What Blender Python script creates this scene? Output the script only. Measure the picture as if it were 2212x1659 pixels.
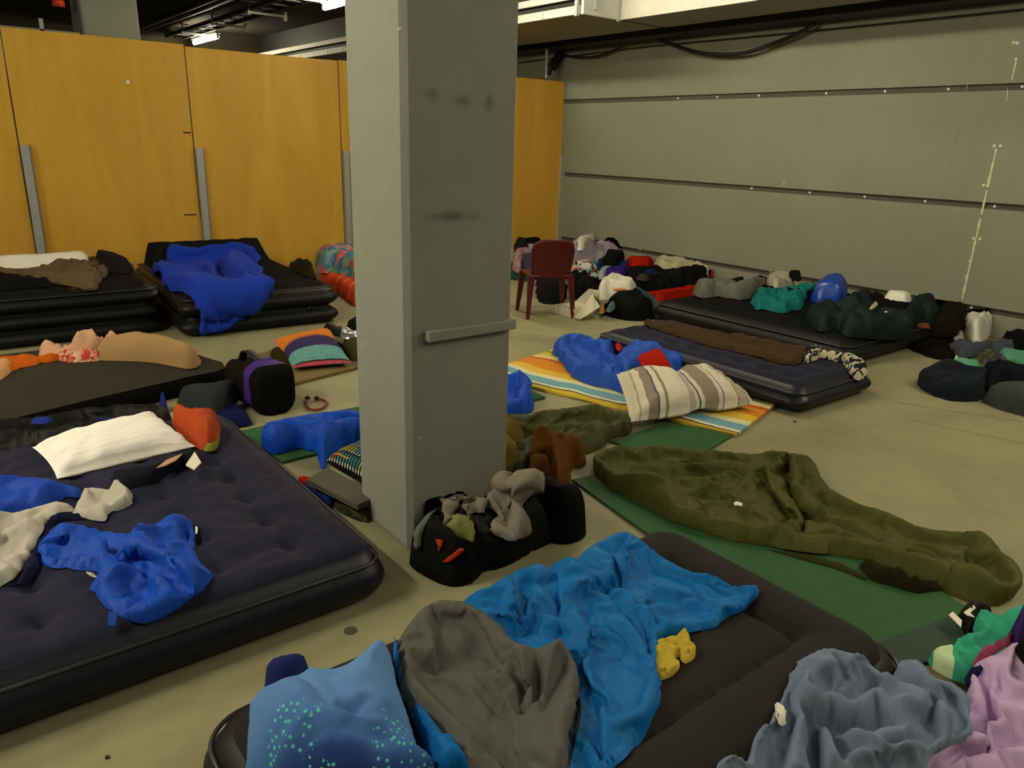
import bpy, bmesh, math, random
import numpy as np
from mathutils import Vector, Matrix, geometry
from mathutils.bvhtree import BVHTree

for o in list(bpy.data.objects): bpy.data.objects.remove(o)
scene = bpy.context.scene
COL = scene.collection

# ------------------------------------------------------------------ camera
IW, IH, FPX, EYE = 2212.0, 1659.0, 1625.0, 1.6
_R = None
def _axes():
    c = np.array([IW/2, IH/2])
    def d(p):
        a = np.array([p[0]-c[0], p[1]-c[1], FPX]); return a/np.linalg.norm(a)
    dn = d((955.0, 5900.0)); Y = d((-232.0, 262.0))
    Y = Y-dn*(Y@dn); Y /= np.linalg.norm(Y); Z = -dn; X = np.cross(Y, Z)
    return np.array([X, Y, Z])
_R = _axes()
EYEP = np.array([0.0, 0.0, EYE])
def ray(px, py): return _R@np.array([px-IW/2, py-IH/2, FPX])
def at(px, py, z=0.0):
    r = ray(px, py); return EYEP+r*((z-EYE)/r[2])
def on_plane(px, py, axis, val):
    r = ray(px, py); return EYEP+r*((val-EYEP[axis])/r[axis])
cam = bpy.data.cameras.new('camera'); camo = bpy.data.objects.new('camera', cam); COL.objects.link(camo)
cam.sensor_fit = 'HORIZONTAL'; cam.sensor_width = 36.0; cam.lens = FPX*36.0/IW; cam.clip_start = .02
r_, d_, f_ = _R[:, 0], _R[:, 1], _R[:, 2]
camo.matrix_world = Matrix(((r_[0], -d_[0], -f_[0], 0), (r_[1], -d_[1], -f_[1], 0), (r_[2], -d_[2], -f_[2], EYE), (0, 0, 0, 1)))
scene.camera = camo

# ------------------------------------------------------------------ world, exposure
w = bpy.data.worlds.new('world'); scene.world = w; w.use_nodes = True
w.node_tree.nodes['Background'].inputs[0].default_value = (1, .93, .78, 1)
w.node_tree.nodes['Background'].inputs[1].default_value = .03
scene.view_settings.view_transform = 'Standard'; scene.view_settings.look = 'None'
scene.view_settings.exposure = 0.0; scene.view_settings.gamma = 1.0
LIGHT_COL = (1.0, .90, .64); TUBE_W = 132.0

# ------------------------------------------------------------------ materials
def lin(c):
    if isinstance(c, str):
        c = c.lstrip('#'); c = [int(c[i:i+2], 16)/255 for i in (0, 2, 4)]
    return tuple((x/12.92 if x <= .04045 else ((x+.055)/1.055)**2.4) for x in c[:3])+(1.0,)
class NT:
    def __init__(s, name):
        s.m = bpy.data.materials.new(name); s.m.use_nodes = True; s.t = s.m.node_tree
        s.b = s.t.nodes['Principled BSDF']; s._tc = None
    def n(s, typ, ins=None, **kw):
        nd = s.t.nodes.new(typ)
        for k, v in kw.items(): setattr(nd, k, v)
        for k, v in (ins or {}).items(): s.set(nd.inputs[k], v)
        return nd
    def set(s, sock, v):
        if isinstance(v, bpy.types.NodeSocket): s.t.links.new(v, sock)
        else: sock.default_value = v
    def tc(s, which='Object'):
        if s._tc is None: s._tc = s.t.nodes.new('ShaderNodeTexCoord')
        return s._tc.outputs[which]
    def noise(s, scale, detail=3, vec=None, rough=.55):
        return s.n('ShaderNodeTexNoise', {'Scale': scale, 'Detail': detail, 'Roughness': rough, 'Vector': vec or s.tc()}).outputs['Fac']
    def math(s, op, a, b=0.0, c=None):
        nd = s.n('ShaderNodeMath', {0: a, 1: b}, operation=op)
        if c is not None: s.set(nd.inputs[2], c)
        return nd.outputs[0]
    def mix(s, fac, a, b, blend='MIX'):
        nd = s.n('ShaderNodeMix', data_type='RGBA', blend_type=blend)
        s.set(nd.inputs[0], fac); s.set(nd.inputs[6], a); s.set(nd.inputs[7], b); return nd.outputs[2]
    def ramp(s, fac, stops, const=False):
        nd = s.t.nodes.new('ShaderNodeValToRGB'); s.set(nd.inputs[0], fac); cr = nd.color_ramp
        if const: cr.interpolation = 'CONSTANT'
        while len(cr.elements) < len(stops): cr.elements.new(.5)
        for e, (p, c) in zip(cr.elements, stops): e.position = p; e.color = lin(c) if isinstance(c, str) else c
        return nd.outputs[0]
    def mapping(s, vec=None, loc=(0, 0, 0), rot=(0, 0, 0), scale=(1, 1, 1)):
        return s.n('ShaderNodeMapping', {0: vec or s.tc(), 1: loc, 2: rot, 3: scale}).outputs[0]
    def bump(s, h, strength=.3, dist=.01, normal=None):
        nd = s.n('ShaderNodeBump', {'Strength': strength, 'Distance': dist, 'Height': h})
        if normal: s.set(nd.inputs['Normal'], normal)
        return nd.outputs[0]
    def done(s, col=None, rough=.85, normal=None, metal=0, spec=.3, sheen=0.0):
        if col is not None: s.set(s.b.inputs['Base Color'], col)
        s.set(s.b.inputs['Roughness'], rough); s.b.inputs['Metallic'].default_value = metal
        s.b.inputs['Specular IOR Level'].default_value = spec
        if sheen: s.b.inputs['Sheen Weight'].default_value = sheen*.3; s.b.inputs['Sheen Roughness'].default_value = .5
        if normal is not None: s.set(s.b.inputs['Normal'], normal)
        return s.m
_mc = {}
def fabric(c, rough=.9, var=.18, sheen=.0, wr=.25, scale=9, spec=.06):
    """woven cloth: one colour, faint mottling, fine crumple and weave relief"""
    k = ('f', c, rough, var, sheen, wr, scale, spec)
    if k in _mc: return _mc[k]
    t = NT('fabric_'+c.strip('#')); base = lin(c); lum = .3*base[0]+.6*base[1]+.1*base[2]; kf = .66+.28*min(1, max(0, (lum-.3)/.4)); base = tuple(x*kf for x in base[:3])+(1.0,)
    n = t.noise(scale, 4)
    dark = tuple(x*(1-var) for x in base[:3])+(1,); lite = tuple(min(1, x*(1+var)) for x in base[:3])+(1,)
    col = t.mix(n, dark, lite)
    rd = t.math('ABSOLUTE', t.math('SUBTRACT', t.n('ShaderNodeTexNoise', {'Scale': 11, 'Detail': 3, 'Distortion': .8, 'Vector': t.tc()}).outputs['Fac'], .5))
    h = t.math('ADD', t.math('ADD', t.math('MULTIPLY', t.noise(38, 3), .7), t.math('MULTIPLY', rd, -2.4)), t.math('MULTIPLY', t.noise(300, 1), .25))
    _mc[k] = t.done(col, rough, t.bump(h, wr, .012), spec=spec, sheen=sheen); return _mc[k]
def nylon(c, var=.15, wr=.3): return fabric(c, .55, var, 0, wr, 7, .14)
def plain(name, c, rough=.5, metal=0, spec=.4, bumps=0.0, bscale=60):
    k = ('p', name)
    if k in _mc: return _mc[k]
    t = NT(name); base = lin(c); n = t.noise(14, 4)
    col = t.mix(n, tuple(x*.88 for x in base[:3])+(1,), tuple(min(1, x*1.1) for x in base[:3])+(1,))
    nm = t.bump(t.noise(bscale, 3), bumps, .01) if bumps else None
    _mc[k] = t.done(col, rough, nm, metal, spec); return _mc[k]
def stripes(name, stops, angle=0.0, period=1.0, offset=0.0, coord='Object', wob=.02, rough=.9, wr=.25):
    """bands of dyed cloth running across one direction of the piece"""
    t = NT(name); v = t.mapping(t.tc(coord), rot=(0, 0, angle))
    x = t.n('ShaderNodeSeparateXYZ', {0: v}).outputs[0]
    if wob: x = t.math('ADD', x, t.math('MULTIPLY', t.math('SUBTRACT', t.noise(6, 2), .5), wob))
    fr = t.math('FRACT', t.math('ADD', t.math('DIVIDE', x, period), offset+40))
    col = t.ramp(fr, stops, True)
    col = t.mix(t.math('MULTIPLY', t.noise(40, 3), .12), col, lin('#4a4030'))
    return t.done(col, rough, t.bump(t.noise(45, 3), wr, .012), spec=.2)
def patches(name, cols, scale=12, rough=.9, stretch=(1, 1, 1), warp=.3):
    """printed cloth: irregular patches of several colours"""
    t = NT(name); v = t.mapping(scale=stretch)
    wv = t.n('ShaderNodeTexNoise', {'Scale': scale*.7, 'Detail': 2, 'Vector': v}).outputs['Color']
    v2 = t.mix(warp, v, wv, 'ADD')
    vo = t.n('ShaderNodeTexVoronoi', {'Scale': scale, 'Vector': v2})
    sx = t.n('ShaderNodeSeparateColor', {0: vo.outputs['Color']}).outputs[0]
    n = len(cols)
    col = t.mix(.25, t.ramp(sx, [(i/n, c) for i, c in enumerate(cols)], True), (.02, .02, .02, 1))
    return t.done(col, rough, t.bump(t.noise(40, 3), .3, .012), spec=.2)

# ------------------------------------------------------------------ tagging
def tag(o, label=None, cat=None, group=None, kind=None):
    if label: o['label'] = label
    if cat: o['category'] = cat
    if group: o['group'] = group
    if kind: o['kind'] = kind
    return o
GEO = {}      # object -> (world verts, tris) for resting one thing on another
def link_mesh(name, V, F, mat, parent=None, origin=None, smooth=True, uv=None):
    V = np.asarray(V, float)
    if parent is not None: origin = np.array(parent['_o']) if '_o' in parent else np.zeros(3)
    elif origin is None:
        origin = np.array([V[:, 0].mean(), V[:, 1].mean(), V[:, 2].min()])
    me = bpy.data.meshes.new(name); me.from_pydata((V-origin).tolist(), [], [list(map(int, f)) for f in F]); me.update()
    o = bpy.data.objects.new(name, me); COL.objects.link(o)
    if parent is not None:
        o.parent = parent; o['_o'] = [float(a) for a in origin]
    else:
        o.location = origin; o['_o'] = [float(a) for a in origin]
    if mat: me.materials.append(mat)
    if smooth: me.polygons.foreach_set('use_smooth', [True]*len(me.polygons))
    if uv is not None:
        ul = me.uv_layers.new(name='UVMap'); idx = np.empty(len(me.loops), int); me.loops.foreach_get('vertex_index', idx)
        ul.data.foreach_set('uv', np.asarray(uv)[idx].ravel())
    GEO[o] = (V, F)
    return o
def empty(name, loc):
    o = bpy.data.objects.new(name, None); COL.objects.link(o); o.location = loc; o.empty_display_size = .1
    o['_o'] = [float(a) for a in loc]; return o

# ------------------------------------------------------------------ basic shapes (world space)
class MB:
    def __init__(s): s.V = []; s.F = []
    def add(s, V, F):
        b = len(s.V); s.V += [tuple(v) for v in V]; s.F += [tuple(i+b for i in f) for f in F]; return s
    def box(s, a, b, ch=0.0):
        (x0, y0, z0), (x1, y1, z1) = a, b
        if ch <= 0:
            return s.add([(x0, y0, z0), (x1, y0, z0), (x1, y1, z0), (x0, y1, z0), (x0, y0, z1), (x1, y0, z1), (x1, y1, z1), (x0, y1, z1)],
                         [(0, 3, 2, 1), (4, 5, 6, 7), (0, 1, 5, 4), (1, 2, 6, 5), (2, 3, 7, 6), (3, 0, 4, 7)])
        bm = bmesh.new(); bmesh.ops.create_cube(bm, size=1)
        for v in bm.verts: v.co = ((x0+x1)/2+v.co.x*(x1-x0), (y0+y1)/2+v.co.y*(y1-y0), (z0+z1)/2+v.co.z*(z1-z0))
        bmesh.ops.bevel(bm, geom=list(bm.edges), offset=ch, segments=2, affect='EDGES', profile=.5)
        return s.bm(bm)
    def bm(s, bm):
        bm.verts.index_update(); s.add([v.co[:] for v in bm.verts], [[v.index for v in f.verts] for f in bm.faces]); bm.free(); return s
    def tube(s, pts, rad, n=8, cap=True):
        pts = [Vector(p) for p in pts]; rr = rad if hasattr(rad, '__len__') else [rad]*len(pts)
        t0 = (pts[1]-pts[0]).normalized(); up = Vector((0, 0, 1)) if abs(t0.z) < .9 else Vector((1, 0, 0)); u = t0.cross(up).normalized()
        V = []; F = []
        for i, p in enumerate(pts):
            t = (pts[min(i+1, len(pts)-1)]-pts[max(i-1, 0)]).normalized()
            u = (u-t*u.dot(t)).normalized(); v = t.cross(u)
            for k in range(n):
                a = 2*math.pi*k/n; V.append(p+(u*math.cos(a)+v*math.sin(a))*rr[i])
        for i in range(len(pts)-1):
            for k in range(n): F.append((i*n+k, i*n+(k+1) % n, (i+1)*n+(k+1) % n, (i+1)*n+k))
        if cap: F.append(tuple(range(n))[::-1]); F.append(tuple((len(pts)-1)*n+k for k in range(n)))
        return s.add(V, F)
    def ribbon(s, pts, wid, up=(0, 0, 1), th=.002):
        """flat strap along pts"""
        pts = [Vector(p) for p in pts]; up = Vector(up); V = []; F = []
        for i, p in enumerate(pts):
            t = (pts[min(i+1, len(pts)-1)]-pts[max(i-1, 0)]).normalized(); sd = t.cross(up).normalized()*wid/2; nn = sd.cross(t).normalized()*th
            V += [p-sd, p+sd, p+sd+nn, p-sd+nn]
        for i in range(len(pts)-1):
            for k in range(4): F.append((i*4+k, i*4+(k+1) % 4, i*4+4+(k+1) % 4, i*4+4+k))
        F += [(3, 2, 1, 0), tuple((len(pts)-1)*4+k for k in range(4))]
        return s.add(V, F)
    def build(s, name, mat, parent=None, smooth=False, origin=None):
        return link_mesh(name, s.V, s.F, mat, parent, origin, smooth)
def bezier(P, n=10):
    """Catmull-Rom through open list of points"""
    P = [np.array(p, float) for p in P]; Q = [2*P[0]-P[1]]+P+[2*P[-1]-P[-2]]; out = []
    for i in range(1, len(Q)-2):
        for k in range(n):
            t = k/n; a, b, c, d = Q[i-1], Q[i], Q[i+1], Q[i+2]
            out.append(.5*((2*b)+(c-a)*t+(2*a-5*b+4*c-d)*t*t+(3*b-a-3*c+d)*t**3))
    out.append(P[-1]); return out

# ------------------------------------------------------------------ noise
def _h(ix, iy, seed):
    n = (ix*374761393+iy*668265263+seed*1442695041) & 0xffffffff
    n = ((n ^ (n >> 13))*1274126177) & 0xffffffff
    return ((n ^ (n >> 16)) & 0xffff)/65535.0*2*math.pi
def perlin(x, y, seed=0):
    x = np.asarray(x, float); y = np.asarray(y, float)
    x0 = np.floor(x).astype(np.int64); y0 = np.floor(y).astype(np.int64); fx = x-x0; fy = y-y0
    def g(i, j):
        a = _h(x0+i, y0+j, seed); return np.cos(a)*(fx-i)+np.sin(a)*(fy-j)
    u = fx**3*(fx*(fx*6-15)+10); v = fy**3*(fy*(fy*6-15)+10)
    return ((g(0, 0)*(1-u)+g(1, 0)*u)*(1-v)+(g(0, 1)*(1-u)+g(1, 1)*u)*v)*1.4
def folds(x, y, scale, ang=0.0, stretch=1.8, seed=0, billow=False):
    """ridged, warped: reads as creased cloth; about -0.5..0.6"""
    c, s = math.cos(ang), math.sin(ang); u = (x*c+y*s)/(scale*stretch); v = (-x*s+y*c)/scale
    u = u+.55*perlin(u*.8+3, v*.8, seed+5); v = v+.55*perlin(u*.8, v*.8+7, seed+6)
    if billow:      # puffed quilting: round between sharp valleys
        b1 = np.abs(perlin(u, v, seed)); b2 = np.abs(perlin(u*2.2, v*2.2, seed+1))
        return 1.1*(np.sqrt(b1+.004)-.45)+.35*(np.sqrt(b2+.004)-.45)+.25*perlin(u*.6, v*.6, seed+2)
    r1 = 1-2*np.abs(perlin(u, v, seed)); r2 = 1-2*np.abs(perlin(u*2.1, v*2.1, seed+1))
    return .6*(r1-.45)+.28*(r2-.45)+.3*perlin(u*.6, v*.6, seed+2)

# ------------------------------------------------------------------ soft things
CROP = {'A': (0, 480, 2212/830), 'B': (1080, 480, 2212/480), 'C': (1480, 540, 2212/732), 'D': (0, 850, 2212/840), 'E': (490, 640, 1180/370),
        'F': (860, 680, 2212/860), 'G': (1240, 900, 2212/972), 'H': (500, 1120, 2212/1000), 'I': (1560, 1260, 2212/652)}
def pxs(crop, pts):
    if crop is None: return [tuple(p) for p in pts]
    ox, oy, s = CROP[crop]; return [(ox+p[0]/s, oy+p[1]/s)+tuple(p[2:]) for p in pts]
def seg_dist(P, A, B):
    """distance of points P (n,2) to the segments A->B (m,2): (n,) min and which side"""
    out = np.full(len(P), 1e9)
    for a, b in zip(A, B):
        d = b-a; L = d@d
        t = np.clip(((P-a)@d)/max(L, 1e-12), 0, 1); q = a+t[:, None]*d
        out = np.minimum(out, np.hypot(P[:, 0]-q[:, 0], P[:, 1]-q[:, 1]))
    return out
def inside(P, poly):
    x, y = P[:, 0], P[:, 1]; c = np.zeros(len(P), bool); n = len(poly); j = n-1
    for i in range(n):
        xi, yi = poly[i]; xj, yj = poly[j]
        if yi != yj: c ^= ((yi > y) != (yj > y)) & (x < (xj-xi)*(y-yi)/(yj-yi)+xi)
        j = i
    return c
def closed_smooth(P, step, sm=True):
    P = [np.array(p, float) for p in P]; n = len(P); out = []
    for i in range(n):
        a, b, c, d = P[i-1], P[i], P[(i+1) % n], P[(i+2) % n]; m = max(1, int(np.linalg.norm(c[:2]-b[:2])/step))
        for k in range(m):
            t = k/m
            if sm: out.append(.5*((2*b)+(c-a)*t+(2*a-5*b+4*c-d)*t*t+(3*b-a-3*c+d)*t**3))
            else: out.append(b+(c-b)*t)
    return np.array(out)
def cdt(poly, inner):
    n = len(poly); pts = [Vector(p) for p in np.vstack([poly, inner])]
    v, e, f, *_ = geometry.delaunay_2d_cdt(pts, [(i, (i+1) % n) for i in range(n)], [], 1, 1e-7)
    return np.array([p[:] for p in v]), [tuple(t) for t in f]
def lattice(poly, s, seed=0):
    lo = poly.min(0); hi = poly.max(0); rng = np.random.default_rng(seed)
    xs = np.arange(lo[0], hi[0]+s, s); ys = np.arange(lo[1], hi[1]+s, s*.866)
    X, Y = np.meshgrid(xs, ys); X[1::2] += s/2
    P = np.c_[X.ravel(), Y.ravel()]+rng.uniform(-.12, .12, (X.size, 2))*s
    P = P[inside(P, poly)]
    return P[seg_dist(P, poly, np.roll(poly, -1, 0)) > s*.45]
def bvh_of(objs):
    V = []; F = []
    for o in objs:
        stack = [o]
        while stack:
            q = stack.pop(); stack += list(q.children)
            if q in GEO:
                b = len(V); V += [tuple(v) for v in GEO[q][0]]; F += [tuple(int(i)+b for i in f) for f in GEO[q][1]]
    return BVHTree.FromPolygons(V, F)
def drop(objs, xy):
    t = bvh_of(objs); z = np.zeros(len(xy))
    for i, (x, y) in enumerate(xy):
        h = t.ray_cast(Vector((x, y, 3.0)), Vector((0, 0, -1)))
        if h[0] is not None: z[i] = max(0, h[0].z)
    return z
def edges_of(F):
    E = set()
    for f in F:
        for i in range(len(f)):
            a, b = f[i], f[(i+1) % len(f)]; E.add((min(a, b), max(a, b)))
    return np.array(sorted(E))
def lap(vals, E, n):
    s = np.zeros_like(vals); c = np.bincount(E.ravel(), minlength=n)[:, None].clip(1)
    v2 = vals if vals.ndim == 2 else vals[:, None]; s = np.zeros_like(v2)
    for k in range(v2.shape[1]):
        s[:, k] = np.bincount(E[:, 0], v2[E[:, 1], k], n)+np.bincount(E[:, 1], v2[E[:, 0], k], n)
    r = s/c; return r if vals.ndim == 2 else r[:, 0]
def crumple(P, F, base, pin, s, iters=90, bend=.12, zmax=None, grav=.0006):
    """lay more cloth into the outline than fits it flat and let it buckle"""
    n = len(P); E = edges_of(F); L0 = np.linalg.norm(P[E[:, 0], :2]-P[E[:, 1], :2], axis=1)*s; P0 = P.copy()
    val = np.bincount(E.ravel(), minlength=n).clip(1)
    for it in range(iters):
        d = P[E[:, 1]]-P[E[:, 0]]; l = np.linalg.norm(d, axis=1).clip(1e-6); c = d*((l-L0)/l*.5)[:, None]
        for k in range(3):
            P[:, k] += (np.bincount(E[:, 0], c[:, k], n)-np.bincount(E[:, 1], c[:, k], n))/val*1.6
        P += bend*(lap(P, E, n)-P)
        P[:, 2] -= grav
        P[:, 2] = np.maximum(P[:, 2], base)
        if zmax is not None: P[:, 2] = np.minimum(P[:, 2], zmax)
        P[pin] = P0[pin]
    return P
def cloth_settle(V, F, pin, objs, grow=.2, frames=24, mass=.25, bend=.6, selfc=True, thick=.012, grav=1.0, ground=0.0):
    """let the cloth buckle and settle with the solver: more cloth than fits its outline, lying on its support"""
    me = bpy.data.meshes.new('tmp'); me.from_pydata([tuple(v) for v in V], [], [list(map(int, f)) for f in F]); me.update()
    o = bpy.data.objects.new('tmp', me); COL.objects.link(o)
    vg = o.vertex_groups.new(name='pin'); vg.add([int(i) for i in np.nonzero(pin)[0]], 1.0, 'REPLACE')
    cv = []; cf = []
    for q in objs:
        st = [q]
        while st:
            r = st.pop(); st += list(r.children)
            if r in GEO: b = len(cv); cv += [tuple(v) for v in GEO[r][0]]; cf += [tuple(int(i)+b for i in f) for f in GEO[r][1]]
    b = len(cv); cx, cy = V[:, 0].mean(), V[:, 1].mean()
    cv += [(cx-3, cy-3, ground), (cx+3, cy-3, ground), (cx+3, cy+3, ground), (cx-3, cy+3, ground)]; cf.append((b, b+1, b+2, b+3))
    cm = bpy.data.meshes.new('tmpc'); cm.from_pydata(cv, [], cf); cm.update(); co = bpy.data.objects.new('tmpc', cm); COL.objects.link(co)
    co.modifiers.new('c', 'COLLISION'); co.collision.thickness_outer = .004; co.collision.cloth_friction = 30
    md = o.modifiers.new('cl', 'CLOTH'); s = md.settings; s.quality = 4; s.mass = mass; s.tension_stiffness = 12; s.compression_stiffness = 12; s.shear_stiffness = 4; s.bending_stiffness = bend
    s.tension_damping = 8; s.compression_damping = 8; s.shear_damping = 8; s.bending_damping = .6; s.air_damping = 2
    s.vertex_group_mass = 'pin'; s.shrink_min = -grow; s.shrink_max = -grow; s.effector_weights.gravity = grav
    c = md.collision_settings; c.use_collision = True; c.distance_min = .004; c.use_self_collision = selfc; c.self_distance_min = thick; c.collision_quality = 2
    md.point_cache.frame_start = 1; md.point_cache.frame_end = frames+1
    for f in range(1, frames+1): scene.frame_set(f)
    dg = bpy.context.evaluated_depsgraph_get(); ev = o.evaluated_get(dg); em = ev.to_mesh(); P = np.empty(len(em.vertices)*3); em.vertices.foreach_get('co', P); ev.to_mesh_clear()
    for q in (o, co): d = q.data; bpy.data.objects.remove(q); bpy.data.meshes.remove(d)
    scene.frame_set(1)
    return P.reshape(-1, 3)
def clear_pillar(P):
    m = (P[:, 0] > 1.362) & (P[:, 0] < 1.875) & (P[:, 1] > 2.358) & (P[:, 1] < 2.82)
    fr = m & (P[:, 1] < 2.6); P[fr, 1] = 2.356; m = m & ~fr; P[m, 1] = 2.822
def soft(name, crop, pts, z0, T, mat, edge=.06, k=.75, amp=0.0, scale=.1, ang=0.0, stretch=1.8, strokes=(), flaps=(), on=None, res=9,
         sim=0.0, iters=90, bend=.12, seed=1, sm=True, parent=None, label=None, cat=None, group=None, lift=.0, fine=0.0, flat=False, billow=False, cloth=None, minbase=None):
    """a bag, blanket, garment or cushion lying on a support: outline on its support, rounded rim, folds and creases as relief"""
    Q = closed_smooth(pxs(crop, pts), res*1.1, sm)
    # outline: which stretches face away from the eye (upper rim seen over its top)
    px = Q[:, :2]; t = np.roll(px, -1, 0)-np.roll(px, 1, 0); area = np.sum(px[:, 0]*np.roll(px[:, 1], -1)-np.roll(px[:, 0], -1)*px[:, 1])
    nrm = np.c_[t[:, 1], -t[:, 0]]*(1 if area > 0 else -1); nrm /= np.linalg.norm(nrm, axis=1)[:, None].clip(1e-6)
    up = np.clip(-nrm[:, 1]+.15, 0, 1)
    for _ in range(3): up = (np.roll(up, 1)+up+np.roll(up, -1))/3
    dep = np.linalg.norm(at(px[:, 0].mean(), px[:, 1].mean(), z0)-EYEP); s = res*dep/FPX; ppm = FPX/dep*.93
    nx_ = np.roll(px, -1, 0); col = np.full(len(px), 1e9)          # how far below each rim point the near rim lies
    for i, p in enumerate(px):
        a, b = px, nx_; m_ = (a[:, 0] > p[0]) != (b[:, 0] > p[0])
        yy = a[m_, 1]+(p[0]-a[m_, 0])*(b[m_, 1]-a[m_, 1])/(b[m_, 0]-a[m_, 0]); yy = yy[yy > p[1]+1.5]
        col[i] = (yy.min()-p[1]) if len(yy) else 0
    zl = np.minimum(k*T*up, .55*col/ppm)
    for _ in range(5): zl = (np.roll(zl, 2)+np.roll(zl, 1)+zl+np.roll(zl, -1)+np.roll(zl, -2))/5
    zl = np.minimum(zl, .7*col/ppm)
    W = np.array([at(p[0], p[1], z0+z)[:2] for p, z in zip(px, zl)])
    if sm:
        for _ in range(2): W = .25*np.roll(W, 1, 0)+.5*W+.25*np.roll(W, -1, 0)
    W = closed_smooth(W, s*1.4, False)
    V2, F = cdt(W, lattice(W, s, seed)); n = len(V2)
    d = seg_dist(V2, W, np.roll(W, -1, 0)); pin = d < s*.1
    E = edges_of(F)
    if on:
        raw = drop(on, V2); base = raw.copy()
        for _ in range(12): base = .3*base+.7*np.maximum(lap(base, E, n), raw)
        base = np.maximum(base, raw)+.003
    else: base = np.full(n, z0)
    if minbase is not None: base = np.maximum(base, minbase)
    edge = min(edge, max(.85*d.max(), .01))
    u = np.clip(d/edge, 0, 1); prof = np.sqrt(np.clip(1-(1-u)**2, 0, 1))
    if flat: prof = np.clip(d/(s*.6), 0, 1)
    z = T*prof
    if lift: z = z+lift*np.clip(perlin(V2[:, 0]*5, V2[:, 1]*5, seed+31)+.2, 0, 1)*(1-prof)
    soften = np.clip(d/(edge*.5), 0, 1)
    if amp: z = z+amp*folds(V2[:, 0], V2[:, 1], scale, ang, stretch, seed, billow)*soften
    if fine: z = z+fine*folds(V2[:, 0], V2[:, 1], scale*.35, ang+.6, 1.5, seed+9)*soften
    for fl in flaps:      # (px outline, extra thickness, rim)
        fw = np.array([at(p[0], p[1], z0+T)[:2] for p in closed_smooth(pxs(crop, fl[0]), 12)])
        di = seg_dist(V2, fw, np.roll(fw, -1, 0)); ins = inside(V2, fw); uu = np.clip(di/fl[2], 0, 1)
        z = z+np.where(ins, fl[1]*np.sqrt(np.clip(1-(1-uu)**2, 0, 1)), 0)
    for st in strokes:    # (px line, width, height)
        ln = bezier([at(p[0], p[1], z0+T)[:2] for p in pxs(crop, st[0])], 6); ln = np.array(ln)
        ds = seg_dist(V2, ln[:-1], ln[1:]); 
        sh = np.exp(-(ds/st[1])**2) if st[2] > 0 else .55*np.exp(-(ds/(st[1]*1.1))**2)+.45*np.exp(-ds/(st[1]*.35))
        z = z+st[2]*sh*np.clip(d/(edge*.35), 0, 1)
    z = np.maximum(z, .004*np.clip(d/(s*.5), 0, 1))
    P = np.c_[V2, base+z]
    if sim:
        P = crumple(P, F, base, pin, 1+sim, iters, bend, base+T+amp+.05)
    if cloth:
        keep = pin & (perlin(V2[:, 0]*14, V2[:, 1]*14, seed+50) > -.12); P0 = P.copy()
        P = cloth_settle(P, F, keep, on or [], ground=(minbase if minbase is not None else (0.0 if on else z0)), **cloth)
        if not minbase: P[:, 2] = np.maximum(P[:, 2], base-.002)
    P[:, 0] = np.minimum(P[:, 0], 7.705); P[:, 1] = np.minimum(P[:, 1], 8.63); clear_pillar(P)
    cen = W.mean(0)
    o = link_mesh(name, P, F, mat, parent, np.array([cen[0], cen[1], float(base.min())]))
    if parent is None: tag(o, label, cat, group)
    elif label: o['label'] = label
    return o
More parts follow.
